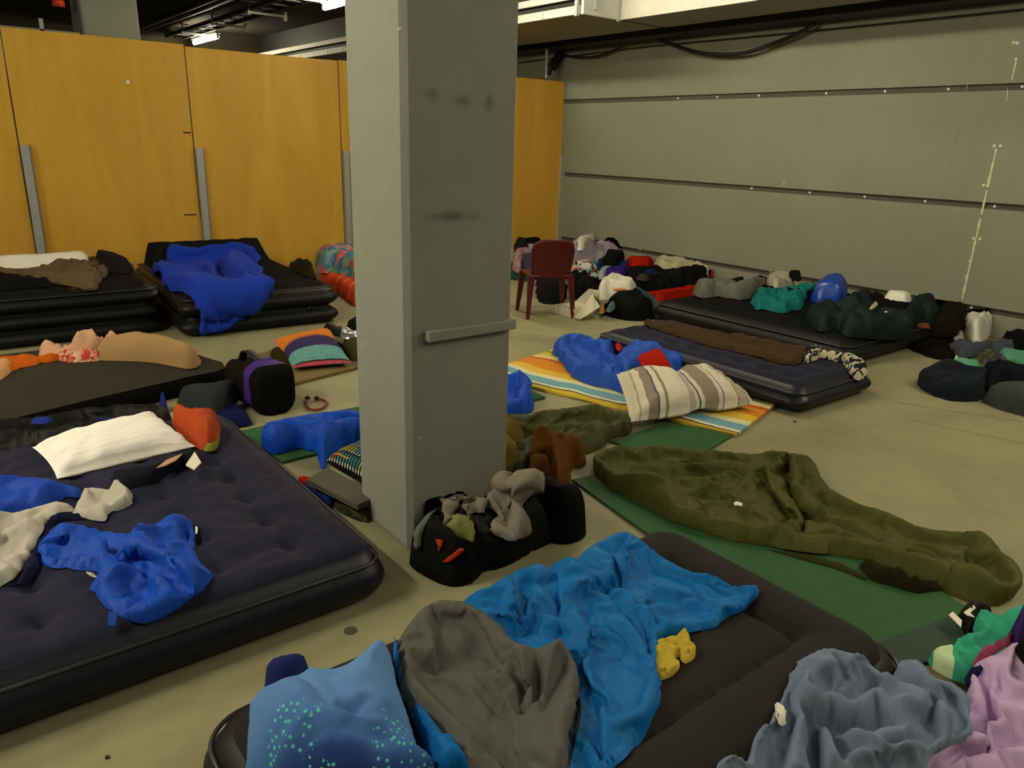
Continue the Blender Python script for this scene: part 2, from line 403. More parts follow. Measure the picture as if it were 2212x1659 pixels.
def pillow(name, corners, T, mat, label=None, cat='pillow', group=None, pinch=.06, wr=.012, seed=1, n=26, parent=None, sag=0.0, waist=None):
    """stuffed cushion from its four corner points (world), with pulled-in sides and puckered corners; uv 0..1"""
    c = [np.array(p, float) for p in corners]; g = np.linspace(-1, 1, n); U, Vv = np.meshgrid(g, g)
    a, b = (U+1)/2, (Vv+1)/2
    # pull the middle of each side in
    U2 = U*(1-pinch*(1-Vv**2)*np.abs(U)**3); V2 = Vv*(1-pinch*(1-U**2)*np.abs(Vv)**3); a2, b2 = (U2+1)/2, (V2+1)/2
    if waist: V2 = V2*(1-.35*waist[1]*np.exp(-((U-waist[0])/.2)**2)); b2 = (V2+1)/2
    P = (1-a2)[..., None]*(1-b2)[..., None]*c[0]+a2[..., None]*(1-b2)[..., None]*c[1]+a2[..., None]*b2[..., None]*c[2]+(1-a2)[..., None]*b2[..., None]*c[3]
    nn = np.cross(c[1]-c[0], c[3]-c[0]); nn /= np.linalg.norm(nn)
    if nn[2] < 0: nn = -nn
    hgt = ((1-U**4).clip(0)*(1-Vv**4).clip(0))**.5
    hgt = hgt*(.82+.18*(1-U**2)*(1-Vv**2))
    if waist: hgt = hgt*(1-waist[1]*np.exp(-((U-waist[0])/.16)**2))
    wv = wr*folds(P[..., 0].ravel(), P[..., 1].ravel(), .09, .5, 2.2, seed).reshape(U.shape)*np.clip(hgt*1.5, 0, 1)
    tang = np.arctan2(Vv, U); pk = wr*.8*np.sin(tang*14+seed)*np.clip((np.hypot(U, Vv)-.6)*1.5, 0, 1)*np.clip(hgt*2, 0, 1)
    top = P+nn*((T*.62*hgt+wv+pk-sag*(1-U**2)*(1-Vv**2))[..., None]); bot = P-nn*((T*.38*hgt)[..., None])
    Vt = top.reshape(-1, 3); Vb = bot.reshape(-1, 3); F = []
    idx = np.arange(n*n).reshape(n, n)
    for i in range(n-1):
        for j in range(n-1):
            q = (idx[i, j], idx[i, j+1], idx[i+1, j+1], idx[i+1, j]); F.append(q); F.append(tuple(n*n+k for k in q[::-1]))
    per = list(idx[0, :])+list(idx[1:, -1])+list(idx[-1, -2::-1])+list(idx[-2:0:-1, 0])
    for i in range(len(per)):
        p, q = per[i], per[(i+1) % len(per)]; F.append((p, n*n+p, n*n+q, q))
    uv = np.c_[a.ravel(), b.ravel()]; V = np.vstack([Vt, Vb])
    # keep it above its floor
    o = link_mesh(name, V, F, mat, parent, None, True, np.vstack([uv, uv]))
    if parent is None: tag(o, label, cat, group)
    return o
def pcor(crop, pts):
    return [at(p[0], p[1], p[2]) for p in pxs(crop, pts)]

M_pipe = plain('piping_vinyl', '#24262e', .3, 0, .6)
def airbed(name, x0, x1, y0, y1, h, top_mat, side_mat, label, rot=0.0, nx=5, ny=9, dim=.03, tiers=1, rim=0.0, groove=None, res=.028, bulge=.02, wav=.0, seed=3, cr=.09, crown=None):
    """inflatable bed: sleeping surface with welded dimples or channels, side wall in one or more tubes"""
    cx, cy = (x0+x1)/2, (y0+y1)/2; wx, wy = (x1-x0)/2, (y1-y0)/2
    root = empty(name, (cx, cy, 0)); tag(root, label, 'air mattress')
    def rr(inset, n=9):
        a, b = wx-inset, wy-inset; r = max(.02, cr-inset*.5); P = []
        for qx, qy, a0 in ((1, 1, 0), (-1, 1, 90), (-1, -1, 180), (1, -1, 270)):
            for k in range(n):
                t = math.radians(a0+90*k/(n-1)); P.append((qx*(a-r)+r*math.cos(t), qy*(b-r)+r*math.sin(t)))
        out = []
        for i in range(len(P)):
            p, q = np.array(P[i]), np.array(P[(i+1) % len(P)]); m = max(1, int(np.linalg.norm(q-p)/(res*1.6)))
            out += [p+(q-p)*t/m for t in range(m)]
        return np.array(out)
    c, s = math.cos(rot), math.sin(rot)
    def wld(P): return np.c_[cx+P[:, 0]*c-P[:, 1]*s, cy+P[:, 0]*s+P[:, 1]*c, P[:, 2]]
    # side wall: tubes one above the other
    prof = [(.05, .0)]
    hh = h-.02
    for ti in range(tiers):
        za, zb = hh*ti/tiers, hh*(ti+1)/tiers
        for k in range(1, 8):
            t = k/8; prof.append((bulge*(1-2.2*math.sin(math.pi*t)), za+(zb-za)*(.04+.92*t)))
        if ti < tiers-1: prof.append((bulge*1.5, zb))
    prof += [(bulge*.9, hh+.006), (bulge*1.8+.005, h)]
    R0 = rr(0); nr = len(R0); V = []; F = []
    ctr = np.zeros(2)
    base_rings = []
    for i, (ins, z) in enumerate(prof):
        Rg = rr(ins)
        if len(Rg) != nr:   # resample by index
            tt = np.linspace(0, len(Rg), nr, endpoint=False); i0 = tt.astype(int); fr = (tt-i0)[:, None]; Rg = Rg[i0]*(1-fr)+Rg[(i0+1) % len(Rg)]*fr
        wv = wav*perlin(np.arange(nr)*.35, np.full(nr, i*.3), seed)
        base_rings.append(Rg); V.append(np.c_[Rg*(1+wv[:, None]), np.full(nr, z)])
    for i in range(len(prof)-1):
        for k in range(nr): F.append((i*nr+k, i*nr+(k+1) % nr, (i+1)*nr+(k+1) % nr, (i+1)*nr+k))
    link_mesh('side_wall', wld(np.vstack(V)), F, side_mat, root)
    Rp = rr(-.004); pp = wld(np.c_[Rp, np.full(len(Rp), h*.80 if tiers == 1 else h*.93)]); pp = list(pp)+[pp[0], pp[1]]
    MB().tube(pp, .0065, 6, False).build('piping', M_pipe, root, True)
    # top
    poly = V[-1][:, :2]; V2, Ft = cdt(poly, lattice(poly, res, seed)); d = seg_dist(V2, poly, np.roll(poly, -1, 0))
    X, Y = V2[:, 0], V2[:, 1]
    edge = np.clip(d/.05, 0, 1); z = h+.018*np.sqrt(1-(1-edge)**2)
    if groove:      # channels along one axis inside a raised rim tube
        ax, num, gd, rw = groove; q = Y if ax == 'x' else X; half = (wy if ax == 'x' else wx)-rw
        ins = np.clip((d-rw)/.03, 0, 1)
        z = h+.05*np.sqrt(np.clip(1-((d-rw*.5)/(rw*.5))**2, 0, 1))*(d < rw)+np.where(d >= rw, 0, 0)
        ch = np.abs(np.sin(np.pi*(q/(2*half)*num+num/2.0)))
        z = np.where(d >= rw, h-.012+gd*np.sqrt(ch+1e-6)*ins, z)
    else:
        ii = (X/(2*wx)+.5)*nx; jj = (Y/(2*wy)+.5)*ny
        du = (ii-np.round(ii)); dv = (jj-np.round(jj)); okx = (np.round(ii) > 0) & (np.round(ii) < nx) & (np.round(jj) > 0) & (np.round(jj) < ny)
        rd = np.hypot(du*2*wx/nx, dv*2*wy/ny); z = z-dim*np.exp(-(rd/.045)**2)*okx
        z = z-dim*.35*np.exp(-(np.abs(du)*2*wx/nx/.03)**2)*edge*(np.abs(ii-nx/2) < nx/2-.5)
        z = z+.012*folds(X, Y, .12, .4, 1.6, seed)*edge
    if crown is not None: z = z+crown(X, Y)*edge
    link_mesh('sleeping_surface', wld(np.c_[V2, z]), Ft, top_mat, root)
    vm = MB(); vm.tube([(wx-.25, -wy-.012+bulge, h*.45), (wx-.25, -wy-.026+bulge, h*.45)], .022, 12)
    vv = wld(np.array(vm.V)); link_mesh('valve', vv, vm.F, side_mat, root)
    return root
def drape(name, crop, pts, mat, objs, T=.03, amp=.03, scale=.1, ang=0., stretch=2., seed=1, res=8, label=None, cat=None, lumps=(), parent=None, edge_px=14, strokes=(), cloth=None, sm=True):
    """cloth lying over its support, top and hanging side alike: follows the surface it touches"""
    tree = bvh_of(objs); Q = closed_smooth(pxs(crop, pts), res, sm)
    V2, F = cdt(Q, lattice(Q, res, seed)); n = len(V2); P = np.zeros((n, 3)); Nn = np.zeros((n, 3)); C = Vector(EYEP)
    for i, (x, y) in enumerate(V2):
        r = ray(x, y); h = tree.ray_cast(C, Vector(r/np.linalg.norm(r)))
        if h[0] is None or h[0].z < .02:
            near = tree.find_nearest(Vector(at(x, y, .3))); P[i] = at(x, y, .02) if h[0] is None and near[0] is None else np.array(near[0] if h[0] is None else h[0]); Nn[i] = (0, 0, 1)
        else: P[i] = h[0]; Nn[i] = h[1] if h[1].dot(Vector(r)) < 0 else -h[1]
    E = edges_of(F)
    for _ in range(6): P = .5*P+.5*lap(P, E, n); Nn = .5*Nn+.5*lap(Nn, E, n)
    Nn /= np.linalg.norm(Nn, axis=1)[:, None].clip(1e-6)
    d = seg_dist(V2, Q, np.roll(Q, -1, 0)); u = np.clip(d/edge_px, 0, 1); prof = np.sqrt(1-(1-u)**2)
    off = T*(.35+.65*prof)+amp*folds(P[:, 0]+.4*P[:, 2], P[:, 1]-P[:, 2], scale, ang, stretch, seed)*prof
    for pl, wd, a in strokes:
        ln = np.array(bezier([np.array(p[:2]) for p in pxs(crop, pl)], 6)); off = off+a*np.exp(-(seg_dist(V2, ln[:-1], ln[1:])/wd)**2)*prof
    for (lx, ly, lr, la) in lumps:
        q = pxs(crop, [(lx, ly)])[0]; off = off+la*np.exp(-(((V2[:, 0]-q[0])**2+(V2[:, 1]-q[1])**2)/lr**2))*prof
    P = P+Nn*np.maximum(off, .006)[:, None]; P[:, 2] = np.maximum(P[:, 2], .006)
    if cloth: P = cloth_settle(P, F, (d < 1) & (perlin(V2[:, 0]*.03, V2[:, 1]*.03, seed) > -.1), objs, **cloth)
    clear_pillar(P); o = link_mesh(name, P, F, mat, parent)
    if parent is None: tag(o, label, cat)
    return o

# ================================================================== SETTING
XW, YP = 7.72, 8.70          # concrete wall, plywood hoarding
def concrete(name, c1, c2, rough=.8, scale=1.4, stains=None, bump=.15):
    t = NT(name); n1 = t.noise(scale, 8, rough=.62); n2 = t.noise(scale*9, 5)
    col = t.ramp(t.math('ADD', t.math('MULTIPLY', n1, .75), t.math('MULTIPLY', n2, .3)), [(.3, c1), (.72, c2)])
    if stains:
        v = t.n('ShaderNodeTexNoise', {'Scale': .9, 'Detail': 6, 'Distortion': 1.2, 'Vector': t.tc()}).outputs['Fac']
        f = t.ramp(v, [(.50, '#000000'), (.68, '#ffffff')]); col = t.mix(t.math('MULTIPLY', f, .45), col, lin(stains))
        sp = t.noise(70, 2); f2 = t.ramp(sp, [(.70, '#000000'), (.78, '#ffffff')]); col = t.mix(t.math('MULTIPLY', f2, .35), col, lin('#3c362a'))
    return t.done(col, rough, t.bump(t.noise(scale*30, 5), bump, .006), spec=.25)
M_floor = concrete('floor_concrete', '#7b7659', '#969373', .62, 1.1, '#666046', .12)
M_wall = concrete('wall_paint', '#7c7c6c', '#868678', .85, .8, None, .08)
M_groove = concrete('groove_mortar', '#4d4a42', '#57544a', .9, 3)
M_pillar = concrete('pillar_paint', '#7f8278', '#8b8e84', .8, 1.0, None, .1)
M_ceil = concrete('ceiling_dark', '#28241c', '#363024', .95, .7, None, .2)
M_dark = plain('black_steel', '#14130f', .6)
M_galv = plain('galvanised_steel', '#a9adab', .42, .35, .5, .1, 40)
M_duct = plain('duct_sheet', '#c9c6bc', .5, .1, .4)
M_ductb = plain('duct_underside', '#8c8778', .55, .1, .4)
M_white = plain('white_paint', '#e6e3d6', .6)
M_black = plain('black_rubber', '#0f0f0f', .55)
def ply_mat():
    t = NT('plywood'); v = t.mapping(scale=(1.0, 1.0, .16))
    n = t.n('ShaderNodeTexNoise', {'Scale': 2.6, 'Detail': 7, 'Distortion': 1.6, 'Vector': v}).outputs['Fac']
    fine = t.n('ShaderNodeTexNoise', {'Scale': 34, 'Detail': 4, 'Vector': v}).outputs['Fac']
    big = t.noise(.8, 3)
    f = t.math('ADD', t.math('MULTIPLY', n, .62), t.math('ADD', t.math('MULTIPLY', fine, .16), t.math('MULTIPLY', big, .22)))
    col = t.ramp(f, [(.30, '#bb8d2e'), (.5, '#c89a36'), (.70, '#d4a741')])
    sp = t.ramp(t.noise(5.5, 2), [(.68, '#000000'), (.78, '#ffffff')]); col = t.mix(t.math('MULTIPLY', sp, .12), col, lin('#7d481b'))
    return t.done(col, .5, t.bump(fine, .05, .004), spec=.35)
M_ply = ply_mat()

fl = MB().box((-6, -5, -.2), (XW+.3, 16, 0)).build('floor', M_floor, origin=(0, 0, 0)); tag(fl, kind='structure')
c_ = at(757, 1363); m = MB(); m.tube([(c_[0], c_[1], -.01), (c_[0], c_[1], .003)], .022, 20); m.build('floor_plug', plain('plug_grey', '#4c4838', .8), fl)
for a, b in (((1960, 905), (2230, 962)), ((1940, 870), (2230, 915))):
    p, q = at(*a), at(*b); m = MB(); m.ribbon([p+(q-p)*t+np.array([0, 0, .0002]) for t in np.linspace(0, 1, 8)], .016, th=.0006); m.build('floor_joint', plain('joint_filler', '#767056', .9), fl)
for a, r in (((1717, 911), .012), ((232, 1637), .006)):
    p = at(*a); m = MB(); m.tube([(p[0], p[1], 0), (p[0], p[1], .004)], r, 9); m.build('floor_chip', plain('chip_dark', '#2a261e', .9), fl)

wr_ = MB().box((XW+.035, -5, 0), (XW+.3, 16, 3.4)).build('wall_right', M_groove, origin=(XW, 0, 0)); tag(wr_, kind='structure')
GZ = [(.215, .27), (1.15, 1.205), (2.16, 2.215)]
zz = [0]+[g for p in GZ for g in p]+[3.4]
for i in range(0, len(zz), 2):
    MB().box((XW, -5, zz[i]), (XW+.04, 16, zz[i+1]), .006).build('wall_panel', M_wall, wr_)
for pts, gz in ((((1465, 212), (1550, 207), (1640, 203), (1786, 198), (1913, 194), (2050, 189), (2210, 182)), 2), (((1625, 400), (1750, 412), (1869, 421), (2000, 430), (2150, 441)), 1), (((2096, 676),), 0)):
    for x, y in pts:
        p = on_plane(x, y, 0, XW+.03); z = sum(GZ[gz])/2; b = MB(); b.tube([(XW+.036, p[1], z), (XW+.022, p[1], z)], .012, 6); b.build('fixing', M_white, wr_)
def streak(px, wid, mat, blobs=()):
    rng = random.Random(int(px[0][0])); m = MB(); P = [on_plane(x, y, 0, XW) for x, y in px]; L = [P[0]+(P[1]-P[0])*t/40 for t in range(41)]
    V = []; F = []
    for i, p in enumerate(L):
        wv = wid*rng.uniform(.35, 1.2); V += [(XW-.002, p[1]-wv, p[2]), (XW-.002, p[1]+wv, p[2])]
    for i in range(40):
        if rng.random() < .93: F.append((2*i, 2*i+1, 2*i+3, 2*i+2))
    m.add(V, F)
    for x, y in blobs:
        p = on_plane(x, y, 0, XW); m.tube([(XW+.01, p[1], p[2]), (XW-.004, p[1], p[2])], .014, 7)
    m.build('paint_streak', mat, wr_)
M_str = plain('streak_cream', '#cfc9ac', .9); M_str2 = plain('streak_yellow', '#8e8564', .9)
streak([(2152, 322), (2075, 662)], .009, M_str, ((2148, 315), (2161, 315), (2134, 401), (2125, 400), (2103, 515), (2117, 516), (2106, 526), (2096, 564), (2088, 597)))
streak([(2196, 128), (2186, 172)], .007, M_str, ((2195, 128), (2190, 92), (2198, 93)))
streak([(2177, 190), (2174, 220)], .004, M_str)
streak([(2104, 102), (2080, 240)], .005, M_str2, ((2106, 100),)); streak([(2078, 250), (2034, 430)], .005, M_str2, ((2062, 312),)); streak([(2030, 450), (1990, 640)], .004, M_str2, ((2018, 505),))
streak([(1694, 392), (1693, 400)], .006, M_str); streak([(1384, 534), (1383, 542)], .008, M_str); streak([(1665, 583), (1663, 593)], .006, M_str)

# hoarding of varnished plywood sheets on galvanised posts
wb = MB().box((-2.6, YP+.02, .02), (XW-.02, YP+.06, .12)).build('wall_back', plain('batten', '#7a5a2e', .8), origin=(2, YP, 0)); tag(wb, kind='structure')
JX = [-2.5, -.72, .898, 2.484, 4.184, 5.93, XW-.02]
for i in range(len(JX)-1):
    dz = [0, .0, .012, -.006, .004, .004][i]
    MB().box((JX[i]+.006, YP, .02), (JX[i+1]-.006, YP+.02, 2.452+dz), .002).build('plywood_sheet', M_ply, wb)
for i, x in enumerate(JX[1:-1]+[XW-.05]):
    m = MB(); wd = .075 if i else .1
    m.box((x+.005, YP-.045, 0), (x+.013+.005, YP, 1.452)); m.box((x+.005, YP-.05, 0), (x+.005+wd, YP-.042, 1.452)); m.box((x+wd, YP-.05, 0), (x+wd+.008, YP, 1.452))
    m.build('steel_post', M_galv, wb)
for a, b in (((396, 286), (412, 287)), ((398, 464), (424, 462))):
    p, q = on_plane(*a, 1, YP-.002), on_plane(*b, 1, YP-.002); MB().box((p[0], YP-.004, p[2]-.008), (q[0], YP, p[2]+.006)).build('batten_mark', plain('saw_cut', '#4a3014', .9), wb)
m = MB(); p = on_plane(276, 177, 1, YP); m.tube([(p[0], YP+.001, p[2]), (p[0], YP-.003, p[2])], .018, 9); m.build('paint_spot', M_white, wb)

# pillar
PX0, PX1, PY0, PY1 = 1.372, 1.862, 2.37, 2.80
bm = bmesh.new(); ch = .022
ring = [(PX0+ch, PY0), (PX1-.008, PY0), (PX1, PY0+.008), (PX1, PY1-ch), (PX1-ch, PY1), (PX0+ch, PY1), (PX0, PY1-ch), (PX0, PY0+ch)]
pil = MB(); n8 = len(ring); pil.add([(x, y, 0) for x, y in ring]+[(x, y, 3.45) for x, y in ring], [(i, (i+1) % n8, n8+(i+1) % n8, n8+i) for i in range(n8)]); bm.free()
def pillar_mat():
    t = NT('pillar_paint_scuffed'); n1 = t.noise(1.0, 8, rough=.62); n2 = t.noise(9, 5)
    col = t.ramp(t.math('ADD', t.math('MULTIPLY', n1, .75), t.math('MULTIPLY', n2, .3)), [(.3, '#7b7d74'), (.72, '#8a8c83')])
    x, y, z = (t.n('ShaderNodeSeparateXYZ', {0: t.tc()}).outputs[i] for i in range(3))
    # scuff marks rubbed onto the front face
    for cx, cz, sx, sz, k in ((.20, 1.335, .055, .016, .75), (.12, 1.335, .05, .012, .35), (.30, 1.33, .03, .014, .35), (.12, 1.75, .024, .02, .45), (.245, 1.735, .035, .018, .45), (.36, 1.735, .02, .024, .5)):
        dx = t.math('DIVIDE', t.math('SUBTRACT', x, cx), sx); dz = t.math('DIVIDE', t.math('SUBTRACT', z, cz), sz)
        r2 = t.math('ADD', t.math('MULTIPLY', dx, dx), t.math('MULTIPLY', dz, dz)); r2 = t.math('ADD', r2, t.math('MULTIPLY', t.math('SUBTRACT', t.noise(40, 3), .5), 1.8))
        f = t.math('MULTIPLY', t.math('POWER', 2.718, t.math('MULTIPLY', t.math('MAXIMUM', r2, 0.0), -1.0)), k)
        front = t.math('LESS_THAN', y, .012); f = t.math('MULTIPLY', f, front); col = t.mix(f, col, lin('#2b2a22'))
    # chips
    sp = t.ramp(t.noise(26, 1), [(.785, '#000000'), (.80, '#ffffff')]); col = t.mix(t.math('MULTIPLY', sp, .5), col, lin('#d8d4c0'))
    return t.done(col, .8, t.bump(t.noise(34, 5), .1, .006), spec=.25)
pilo = pil.build('pillar', pillar_mat(), origin=(PX0, PY0, 0)); tag(pilo, 'grey painted concrete pillar standing in the middle of the room', 'pillar', kind='structure')
MB().box((1.449, PY0-.035, .877), (1.866, PY0+.002, .918), .005).build('timber_ledge', M_pillar, pilo)

# ceiling and what hangs under it
ce = MB().box((-6, -5, 3.45), (XW+.3, 16, 3.5)).build('ceiling', M_ceil, origin=(0, 0, 3.45)); tag(ce, kind='structure')
for nm, a, b in (('wall_far', (-6, 16, 0), (XW+.3, 16.2, 3.5)), ('wall_left', (-6.2, -5, 0), (-6, 16.2, 3.5)), ('wall_rear', (-6, -5.2, 0), (XW+.3, -5, 3.5))):
    tag(MB().box(a, b).build(nm, M_wall if nm != 'wall_far' else M_ceil), kind='structure')
for x0, x1, y0, y1 in ((1.98, 2.63, 11.0, 11.6),):
    q = MB().box((x0, y0, 0), (x1, y1, 3.45), .03).build('pillar', M_pillar); tag(q, 'grey concrete pillar standing beyond the plywood hoarding', 'pillar', kind='structure')

du = empty('air_duct', (6.2, 8, 2.9)); tag(du, 'sheet metal air duct running under the ceiling beside the concrete wall', 'duct')
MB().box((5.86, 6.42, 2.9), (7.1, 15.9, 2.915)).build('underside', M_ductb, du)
MB().box((5.83, 6.42, 2.9), (5.87, 15.9, 2.985), .004).build('lower_flange', M_duct, du)
MB().box((5.90, 6.42, 2.985), (5.94, 15.9, 3.05)).build('recess', M_dark, du)
MB().box((5.83, 6.42, 3.05), (5.87, 15.9, 3.12), .004).build('upper_flange', M_duct, du)
MB().box((5.95, 6.42, 2.915), (7.1, 15.9, 3.44)).build('trunk', M_dark, du)
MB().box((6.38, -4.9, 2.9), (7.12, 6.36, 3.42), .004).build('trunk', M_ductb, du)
MB().box((6.372, -4.9, 2.895), (6.384, 6.36, 3.42)).build('side_plate', M_duct, du)
MB().box((5.84, 6.36, 2.895), (6.40, 6.40, 3.42), .003).build('end_plate', M_duct, du)
for y in (6.36, 6.44): MB().box((5.80 if y > 6.4 else 6.34, y-.018, 2.88), (5.84 if y > 6.4 else 6.375, y+.018, 3.3)).build('joint_strip', M_galv, du)
MB().box((5.98, 6.33, 2.95), (6.02, 6.37, 3.3)).build('hanger', M_galv, du)
for y in np.arange(7.0, 15, .55): MB().box((5.824, y, 2.905), (5.832, y+.012, 2.985)).build('seam', M_galv, du)
be = MB().box((7.30, -4.9, 2.86), (XW, 15.9, 3.05), .01).box((7.12, -4.9, 2.99), (7.3, 15.9, 3.44)).build('ceiling_beam', M_dark); tag(be, 'black steel beam running along the top of the concrete wall', 'beam')
cb = MB(); P = [on_plane(x, y, 0, 7.58) for x, y in ((1380, 72), (1440, 92), (1500, 112), (1555, 118), (1610, 114), (1660, 98), (1720, 74), (1760, 52))]; cb.tube(bezier(P, 6), .022, 8)
tag(cb.build('hanging_cable', M_black, smooth=True), 'thick black cable sagging below the beam in front of the wall', 'cable')
cb = MB(); P = [on_plane(x, y, 0, 7.62) for x, y in ((1215, 118), (1250, 124), (1300, 119), (1345, 100))]; cb.tube(bezier(P, 6), .014, 7)
tag(cb.build('hanging_cable', M_black, smooth=True), 'thin black cable looping from the hoarding end up to the beam', 'cable')
cb = MB(); P = [on_plane(x, y, 0, 7.66) for x, y in ((1120, 135), (1400, 100), (1700, 72), (2212, 20))]; cb.tube(P, .007, 6)
tag(cb.build('wall_cable', M_black), 'thin straight cable running along the wall below the beam', 'cable')
dp = empty('steel_prop', (7.33, YP+.03, 2.4)); tag(dp, 'short steel prop with a black pipe bend above the hoarding end', 'prop')
P = [on_plane(x, y, 1, YP+.03) for x, y in ((1180, 168), (1181, 125), (1182, 95))]; MB().tube(P, .02, 8).build('rod', M_galv, dp)
P = [on_plane(x, y, 1, YP+.03) for x, y in ((1184, 160), (1190, 140), (1212, 112), (1230, 100))]; MB().tube(P, .045, 10).build('pipe_bend', M_black, dp, True)
P = [on_plane(x, y, 1, YP+.12) for x, y in ((1196, 150), (1206, 132), (1218, 118))]; MB().tube(P, .035, 10).build('pipe_branch', M_black, dp, True)

def emit(name, c, s):
    t = NT(name); t.b.inputs['Base Color'].default_value = (0, 0, 0, 1); t.b.inputs['Emission Color'].default_value = lin(c); t.b.inputs['Emission Strength'].default_value = s; return t.m
M_tubes = {}
def fluorescent(x, y, label, power=1.0, z=3.2, L=1.4):
    r = empty('fluorescent_light', (x, y, z)); tag(r, label, 'ceiling light', 'fluorescent lights under the ceiling')
    if power not in M_tubes:
        t = NT('lit_tube'); t.b.inputs['Base Color'].default_value = (.8, .8, .8, 1); t.b.inputs['Emission Color'].default_value = LIGHT_COL+(1,); t.b.inputs['Emission Strength'].default_value = TUBE_W*power; M_tubes[power] = t.m
    MB().box((x-.045, y-L/2, z+.045), (x+.045, y+L/2, z+.09), .008).build('housing', M_white, r)
    m = MB(); m.tube([(x, y-L/2+.04, z), (x, y+L/2-.04, z)], .035, 12); m.build('tube', M_tubes[power], r, True)
    for s in (-1, 1): MB().box((x-.02, y+s*(L/2-.02)-.015, z-.03), (x+.02, y+s*(L/2-.02)+.015, z+.048)).build('lamp_holder', M_white, r)
    for s in (-1, 1): MB().tube([(x, y+s*L*.3, z+.09), (x, y+s*L*.3, 3.45)], .008, 6).build('hanger', M_galv, r)
LX = 4.66
fluorescent(LX, 15.0, 'far fluorescent lamp glowing just above the hoarding', .87)
fluorescent(LX, 9.35, 'fluorescent lamp at the top edge left of the pillar', .87)
fluorescent(LX, 6.5, 'added unseen fill lamp overhead between chair and hoarding', .81)  # unseen extra lamp added to the row to balance the light
fluorescent(LX, 4.1, 'fluorescent lamp overhead above the striped mat', .94)
fluorescent(LX, -1.2, 'fluorescent lamp overhead behind the viewer on the far right', 1.0)
fluorescent(6.0, .5, 'added fill lamp out of view beside the air duct right of the viewer', 1.13)  # added out of view, strength fitted to surface brightness
fluorescent(2.2, -.5, 'added unseen fill lamp just behind the viewer', .42)  # weak lamp added behind the camera to even out the light
fluorescent(-.3, 5.2, 'fluorescent lamp overhead in front of the thick black bed', .54)
fluorescent(-.3, -1.2, 'fluorescent lamp overhead behind the viewer on the left', .37)
fluorescent(-1.5, 3.0, 'added off-frame fill lamp left of the navy double bed', 2.1)  # strong off-frame lamp added as fill from the left
fluorescent(-3.5, 5.0, 'added off-frame fill lamp far out on the left', 2.5)  # far-left lamp added out of view for soft, even light

ct = empty('cable_tray', (3.3, 9, 3.0)); tag(ct, 'steel cable tray with T shaped hangers under the dark ceiling', 'cable tray')
q = at(440, 60, 3.28); TX = q[0]; M_tray = plain('tray_steel', '#55544e', .5, .4)
for dx in (-.15, .15): MB().box((TX+dx-.01, 6.0, 3.25), (TX+dx+.01, 15.8, 3.31)).build('side_rail', M_tray, ct)
for i, y in enumerate(np.arange(6.2, 15.6, .45)): MB().box((TX-.15, y, 3.26), (TX+.15, y+.03, 3.275)).build('rung', M_tray, ct)
for y in (8.2, 9.8, 11.4, 13.0, 14.6):
    h_ = MB(); h_.box((TX-.19, y-.012, 3.2), (TX-.17, y+.012, 3.45)); h_.box((TX-.28, y-.012, 3.36), (TX-.08, y+.012, 3.38)); h_.build('hanger', M_galv, ct)
    MB().box((TX-.2, y-.015, 3.215), (TX+.34, y+.015, 3.245)).build('cross_arm', M_galv, ct)
    MB().box((TX+.32, y-.03, 3.17), (TX+.36, y+.03, 3.29)).build('arm_end', M_white, ct)
for dx, r_b in ((-.08, .02), (0, .025), (.07, .018)): MB().tube([(TX+dx, 6.0, 3.3), (TX+dx+.01, 15.8, 3.3)], r_b, 8).build('cable', M_black, ct, True)
for dx, dz in ((-.45, .36), (-.75, .3)):
    tag(MB().tube([(TX+dx, 5, 3.0+dz), (TX+dx, 15.8, 3.0+dz)], .04, 10).build('ceiling_pipe', M_dark if dx < -.5 else M_tray, smooth=True), ('black' if dx < -.5 else 'grey')+' pipe running under the ceiling beside the cable tray', 'pipe')
# red lamp and rail beyond the hoarding, top left
p = on_plane(126, 8, 1, 11.0); wl = empty('warning_lamp', p); tag(wl, 'small red and white lamp hanging beyond the hoarding, top left', 'lamp')
MB().tube([p+np.array([0, 0, -.03]), p+np.array([0, 0, .06])], [.07, .06], 12).build('red_lens', plain('red_lens', '#d8401c', .3), wl, True)
MB().tube([p+np.array([0, 0, .06]), p+np.array([0, 0, .14])], [.05, .05], 12).build('white_body', M_white, wl, True)
MB().tube([p+np.array([0, 0, .14]), (p[0], p[1], 3.45)], .012, 6).build('stem', M_galv, wl)
a, b = on_plane(-60, 55, 1, 10.4), on_plane(172, 76, 1, 10.4); rl = empty('handrail', (a[0], 10.4, 0)); tag(rl, 'grey rail behind the hoarding left of the far pillar', 'rail')
MB().box((a[0], 10.38, a[2]-.03), (b[0], 10.42, a[2]+.03)).build('top_rail', M_ductb, rl)
for x in (87, -10): p = on_plane(x, 40, 1, 10.4); MB().box((p[0]-.02, 10.38, 0), (p[0]+.02, 10.42, p[2])).build('upright', M_galv, rl)

# ================================================================== BEDS
M_navy_top = fabric('#20203a', .75, .3, .1, .15, 5, .13); M_navy_side = plain('navy_vinyl', '#0f1120', .42, 0, .3, .06, 20)
M_char_top = fabric('#2a2927', .8, .15, .06, .12, 6, .1); M_char_side = plain('charcoal_vinyl', '#161616', .5, 0, .2)
M_blk_top = fabric('#191a1a', .92, .2, 0, .15, 6); M_blk_side = plain('black_vinyl', '#0d0e0e', .5, 0, .22, .05, 20)
bed_navy = airbed('air_mattress', -.42, 1.135, 2.14, 3.92, .2, M_navy_top, M_navy_side, 'dark navy double air mattress with dimpled top left of the pillar', nx=6, ny=8, dim=.034, bulge=.022, res=.022)
bed_char = airbed('air_mattress', .36, 2.12, .72, 1.69, .2, M_char_top, M_char_side, 'charcoal single air mattress with long channels in the foreground', groove=('x', 2, .03, .19), bulge=.022, res=.02, cr=.12)
